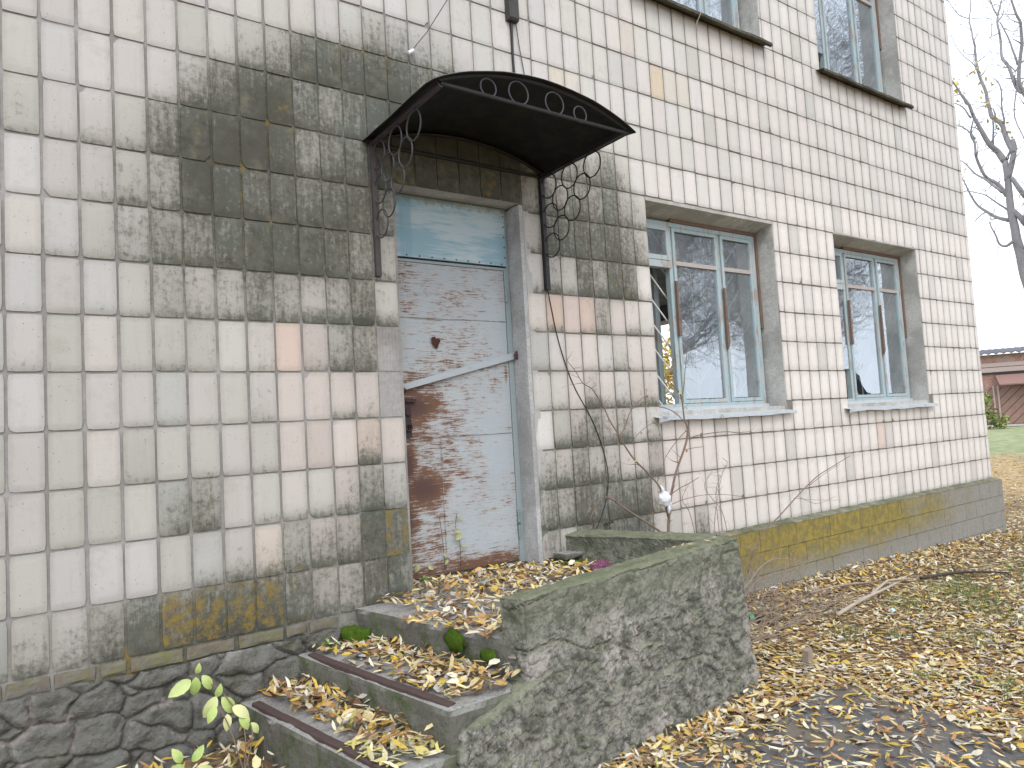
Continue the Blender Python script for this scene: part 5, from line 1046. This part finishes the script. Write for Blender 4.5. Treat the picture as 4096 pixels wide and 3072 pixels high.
for _ in range(260):
    x=random.uniform(3.75,5.2); y=random.uniform(-.7,-.12); z=gh(x,y)+random.uniform(0,.03); a=random.uniform(-.6,.6); L=random.uniform(.15,.45)
    wd.tube([(x,y,z),(x+L*.5*math.cos(a),y+L*.5*math.sin(a),z+random.uniform(.0,.06)),(x+L*math.cos(a),y+L*math.sin(a),z+random.uniform(-.02,.1))],[.003,.0022,.001],4)
wo_=wd.build('dry_weeds',M_dry); tag(wo_,'tangle of dry weed stalks and fine twigs behind the porch wall','dry weeds'); wo_['kind']='stuff'
# knotted white plastic bag caught on the sapling
q=MB(); vs=[];fs=[];c0=Vector((3.66,-.335,1.10)); nu,nv=22,14
for j in range(nv+1):
    th=math.pi*j/nv
    for i in range(nu):
        ph=2*math.pi*i/nu; d=Vector((math.sin(th)*math.cos(ph)*.047,math.sin(th)*math.sin(ph)*.036,math.cos(th)*.050))
        k=1+.35*noise.noise(d*60+Vector((3,1,2))); vs.append(c0+d*k)
fs=[(j*nu+i,j*nu+(i+1)%nu,(j+1)*nu+(i+1)%nu,(j+1)*nu+i) for j in range(nv) for i in range(nu)]; q.add(vs,fs)
for (a,b,w) in ((Vector((3.655,-.335,1.14)),Vector((3.642,-.33,1.195)),.012),(Vector((3.675,-.34,1.12)),Vector((3.712,-.335,1.09)),.022),(Vector((3.70,-.34,1.09)),Vector((3.705,-.33,1.02)),.016),(Vector((3.69,-.34,1.06)),Vector((3.685,-.345,1.0)),.014)):
    q.tube([a,a.lerp(b,.5)+Vector((.006,0,.004)),b],[w*.6,w,w*.3],7)
t=NT('thin white plastic film',.35,.5); t.b.inputs['Transmission Weight'].default_value=.15; n=t.noise(50,4,.6); t.bump(n,.5,.004); tag(q.build('plastic_bag',t.done(t.mix(n,(.66,.70,.76),(.82,.84,.88))),smooth=True),'crumpled white plastic bag caught on the bare sapling','plastic bag')
# green shoot with pale leaves by the steps
LP=thing('leafy_shoot','pale yellow-green compound leaves on a thin shoot in front of the rubble foundation','plant')
q=MB(); root=Vector((.88,-.42,.22))
stems=[[root,Vector((.90,-.36,.38)),Vector((.84,-.32,.52)),Vector((.77,-.30,.60))],[root,Vector((.84,-.36,.40)),Vector((.80,-.32,.50))],[root,Vector((.76,-.44,.30)),Vector((.66,-.5,.33)),Vector((.60,-.5,.35))],[root,Vector((.93,-.38,.36)),Vector((.90,-.33,.46))]]
for s_ in stems: q.tube(smoothline(s_,5),.0028,5)
q.build('stem',M_twig,LP); lv=MB()
def bigleaf(mb,p,dirx,up,L,w,col):
    d=Vector(dirx).normalized(); u=Vector(up); s_=d.cross(u).normalized(); nn=s_.cross(d)
    prof=[(0,0),(.12,.28),(.3,.46),(.55,.5),(.78,.36),(.93,.14),(1,0)]; vs=[]
    for a,b in prof:
        m_=Vector(p)+d*a*L+nn*(.10*L*a*(1-a)*4-.18*L*a*a); vs+= [m_-s_*b*w+nn*b*w*.22,m_,m_+s_*b*w+nn*b*w*.22]
    fs=[]
    for i in range(len(prof)-1): fs+=[(i*3,i*3+1,i*3+4,i*3+3),(i*3+1,i*3+2,i*3+5,i*3+4)]
    mb.add(vs,fs,0,tint=col)
LC=[(.40,.52,.16),(.46,.56,.22),(.52,.58,.26),(.34,.47,.14),(.58,.60,.30)]
for (x,y,z,dx_,dz_,L) in ((.70,-.30,.625,-.85,-.35,.105),(.72,-.30,.635,-.1,-.95,.085),(.745,-.30,.635,.5,-.9,.08),(.725,-.30,.645,.15,1,.05),(.80,-.31,.53,.3,1,.06),(.80,-.31,.535,-.55,-.8,.10),(.82,-.31,.525,.6,-.9,.10),(.79,-.32,.50,-.5,-.85,.075),(.86,-.33,.48,.6,-.5,.09),(.89,-.34,.45,.35,-1,.085),(.84,-.32,.45,-.15,-1,.07),
   (.63,-.5,.355,-.9,-.2,.10),(.62,-.5,.37,-.4,.8,.07),(.66,-.5,.36,.6,.7,.07),(.64,-.5,.34,-.3,-.95,.09),(.68,-.5,.33,.8,-.5,.08),(.58,-.5,.33,-.9,-.5,.07),(.93,-.36,.40,.5,-.9,.06)):
    bigleaf(lv,(x,y,z),(dx_,random.uniform(-.5,.1),dz_),(0,-1,.35),L,L*.52,random.choice(LC))
t=NT('pale green leaf',.5,.3); n=t.noise(60,4,.6); t.b.inputs['Subsurface Weight'].default_value=0; M_gl=t.done(t.mix(t.smooth(n,.45,.7),t.attr('tint','Color'),t.mix(.4,t.attr('tint','Color'),(.62,.60,.36))))
build_split(lv,'leaf',M_gl,LP,True)
# small herbs
def herb(x,y,z,R_,N,label,nm='weed',cat='weed',cols=((.09,.19,.03),(.14,.26,.05),(.2,.3,.08))):
    q=MB()
    for _ in range(N):
        a=random.uniform(0,6.28); r_=random.uniform(.1,1)*R_; L=random.uniform(.3,.7)*R_+.01
        bigleaf(q,(x+math.cos(a)*r_*.4,y+math.sin(a)*r_*.4,z+random.uniform(0,R_*.5)),(math.cos(a),math.sin(a),random.uniform(.1,1)),(0,0,1.0),L,L*.45,random.choice(cols))
    tag(q.build(nm,M_gl,smooth=True),label,cat)
herb(1.40,-.10,.56,.055,22,'small bright green weed on the second step next to the wall')
herb(2.05,.09,.755,.05,16,'small green weed growing at the foot of the rusty door')
herb(3.42,-.05,.93,.05,14,'little green weed at the wall above the porch side wall, beside the hanging cable',cols=((.05,.08,.03),(.07,.11,.04)))
# thin climber on the lower door
q=MB(); q.tube(smoothline([(2.33,.135,.78),(2.335,.135,.93),(2.31,.135,1.05),(2.325,.135,1.13)]),.0016,4); q.tube(smoothline([(2.22,.135,.78),(2.215,.135,.95),(2.20,.135,1.12)]),.0014,4)
for (x,z,L) in ((2.34,1.0,.055),(2.30,1.02,.04),(2.325,1.12,.03),(2.24,.86,.035),(2.34,.93,.03),(2.21,.90,.035),(2.04,.86,.05),(2.10,.84,.04)): bigleaf(q,(x,.13,z),(random.uniform(-1,1),-.2,random.uniform(-1,.2)),(0,-1,.3),L,L*.6,(.30,.32,.14))
tag(q.build('climbing_weed',M_gl),'thin weed climbing the bottom of the rusty door','weed')
# moss pads
t=NT('bright moss',.95,.1); n=t.noise(90,5,.7); t.bump(n,1,.01); M_moss=t.done(t.mix(n,(.035,.075,.01),(.10,.17,.02)))
def pad(P,label,amp=.012,seed=0.):
    q=MB(); rough(q,P,.012,amp,22,0,seed,.015,('bottom',)); tag(q.build('moss_patch',M_moss,smooth=True),label,'moss')
pad(slabhex(1.525,1.60,-.15,1.47,1.575,-.005,.55,.635),'bright green moss filling the gap between landing and tiled wall',.010,1)
pad(slabhex(2.93,3.10,-.18,2.90,3.02,-.06,.70,.772),'bright green moss under the flat stone on the landing',.012,2)
# flat stone, pink cloth, bottle, sticks
q=MB(); rough(q,slabhex(2.94,3.20,-.14,2.93,3.17,-.02,.78,.815),.012,.006,16,0,5,.008); tag(q.build('flat_stone',M_slab,smooth=True),'flat grey stone lying in the corner of the landing on moss','stone')
q=MB(); vs=[];N=18
for j in range(N+1):
    for i in range(N+1):
        u=i/N-.5;v=j/N-.5; x=3.0+u*.16+v*.04; y=-.40+v*.12; vs.append((x,y,.755+.040*max(0,1-(2*u)**2)*max(0,1-(2*v)**2)+abs(fbm((x,y,0),14,3))*.03))
q.add(vs,[(j*(N+1)+i,j*(N+1)+i+1,(j+1)*(N+1)+i+1,(j+1)*(N+1)+i) for j in range(N) for i in range(N)])
t=NT('faded magenta mesh',.9,.1); w=t.voro(110); t.bump(w,.8,.004); tag(q.build('net_rag',t.done(t.mix(t.smooth(w,.2,.5),(.28,.12,.20),(.14,.05,.09))),smooth=True),'crumpled faded pink mesh rag among the leaves behind the porch wall','rag')
BT=thing('dark_bottle','dark bottle with a green band lying in the leaves behind the porch wall','bottle')
def lathe_axis(mb,A,Bv,prof,n=14):
    A=Vector(A);Bv=Vector(Bv);d=(Bv-A);mb.tube([A+d*a for a,_ in prof],[r for _,r in prof],n)
q=MB(); lathe_axis(q,(4.15,-.33,.17),(4.58,-.42,.165),((0,.040),(.02,.045),(.6,.045),(.75,.028),(.84,.016),(1,.016))); q.build('body',M_black,BT,True)
q=MB(); lathe_axis(q,(4.37,-.376,.1675),(4.41,-.384,.1668),((0,.0465),(1,.0465))); q.build('label_band',m_dark('green label',(.10,.42,.18),.6,0,.2),BT,True)
def stick(P,R,label,mat=None,subs=()):
    q=MB(); q.tube(smoothline(P,5),[np.interp(i/5,range(len(R)),R) for i in range((len(P)-1)*5+1)],7)
    for P2,R2 in subs: q.tube(P2,R2,5)
    tag(q.build('broken_branch',mat or M_dry,smooth=True),label,'branch')
g2=lambda x,y,h:(x,y,gh(x,y)+h)
stick([g2(4.95,-.72,.03),g2(5.3,-.70,.06),g2(5.75,-.66,.07),g2(6.3,-.55,.05)],[.015,.013,.010,.006],'pale peeled branch lying on the leaves in front of the plinth',m_dark('peeled pale wood',(.40,.34,.28),.8,0,.2),[([g2(5.5,-.68,.07),g2(5.9,-.60,.10),g2(6.35,-.62,.05)],[.012,.01,.005])])
stick([g2(5.2,-.35,.05),g2(5.6,-.38,.05),g2(6.0,-.45,.04)],[.012,.010,.006],'short brown stick lying nearest the foot of the plinth')
stick([g2(6.4,-.62,.04),g2(6.9,-.75,.05),g2(7.3,-.95,.03)],[.014,.012,.006],'dark forked stick among the leaves right of the pale branch',m_dark('wet dark wood',(.05,.035,.03),.7),[([g2(6.8,-.72,.05),g2(7.0,-.6,.08)],[.008,.004])])
stick([g2(3.75,-.25,.12),g2(4.0,-.35,.10),g2(4.25,-.42,.05)],[.008,.008,.005],'dark wet twig against the plinth behind the porch wall',m_dark('black twig',(.03,.025,.02),.7))
q=MB(); q.tube([(1.62,-1.12,.60),(1.72,-.9,.61),(1.66,-.7,.60)],[.005,.006,.003],6); tag(q.build('small_twig',M_dry),'thin twig lying among the leaves on the second step','twig')
q=MB(); rough(q,[g2(5.37,-.9,.01),g2(5.43,-.9,.01),g2(5.43,-.86,.01),g2(5.37,-.86,.01),g2(5.375,-.9,.035),g2(5.43,-.895,.035),g2(5.43,-.865,.035),g2(5.375,-.865,.035)],.008,.008,50,0,3,.004); tag(q.build('foil_scrap',m_dark('bluish foil',(.55,.68,.75),.25,.3,.1)),'small bluish foil scrap in the grass right of the pale branch','litter')
q=MB(); q.hexa([g2(3.98,-1.1,-.05),g2(4.05,-1.1,-.05),g2(4.05,-1.05,-.05),g2(3.98,-1.05,-.05),g2(4.0,-1.1,.09),g2(4.04,-1.1,.10),g2(4.04,-1.06,.10),g2(4.0,-1.06,.09)]); tag(q.build('wooden_peg',M_dry),'short weathered wooden peg standing in the leaves by the porch corner','peg')


def clump(x,y,z,l,R_):
    q=MB(); N=22; vs=[]
    for j in range(9):
        for i in range(N):
            th=math.pi*(j+.5)/9; ph=2*math.pi*i/N; d=Vector((math.sin(th)*math.cos(ph)*.018,math.sin(th)*math.sin(ph)*R_,math.cos(th)*R_*.55)); d*=1+.5*noise.noise(d*70+Vector((x*9,y*9,0)))+.25*noise.noise(d*190)
            vs.append(Vector((x,y,z))+d)
    q.add(vs,[(j*N+i,j*N+(i+1)%N,(j+1)*N+(i+1)%N,(j+1)*N+i) for j in range(8) for i in range(N)]+[tuple(range(N))[::-1],tuple(8*N+i for i in range(N))])
    tag(q.build('moss_clump',M_moss,smooth=True),l,'moss')
clump(1.735,-.80,.675,'long clump of dark moss hanging on the landing edge above the second step',.085)
clump(1.79,-1.0,.635,'dark moss clump hanging on the landing edge beside the outer wall',.06)
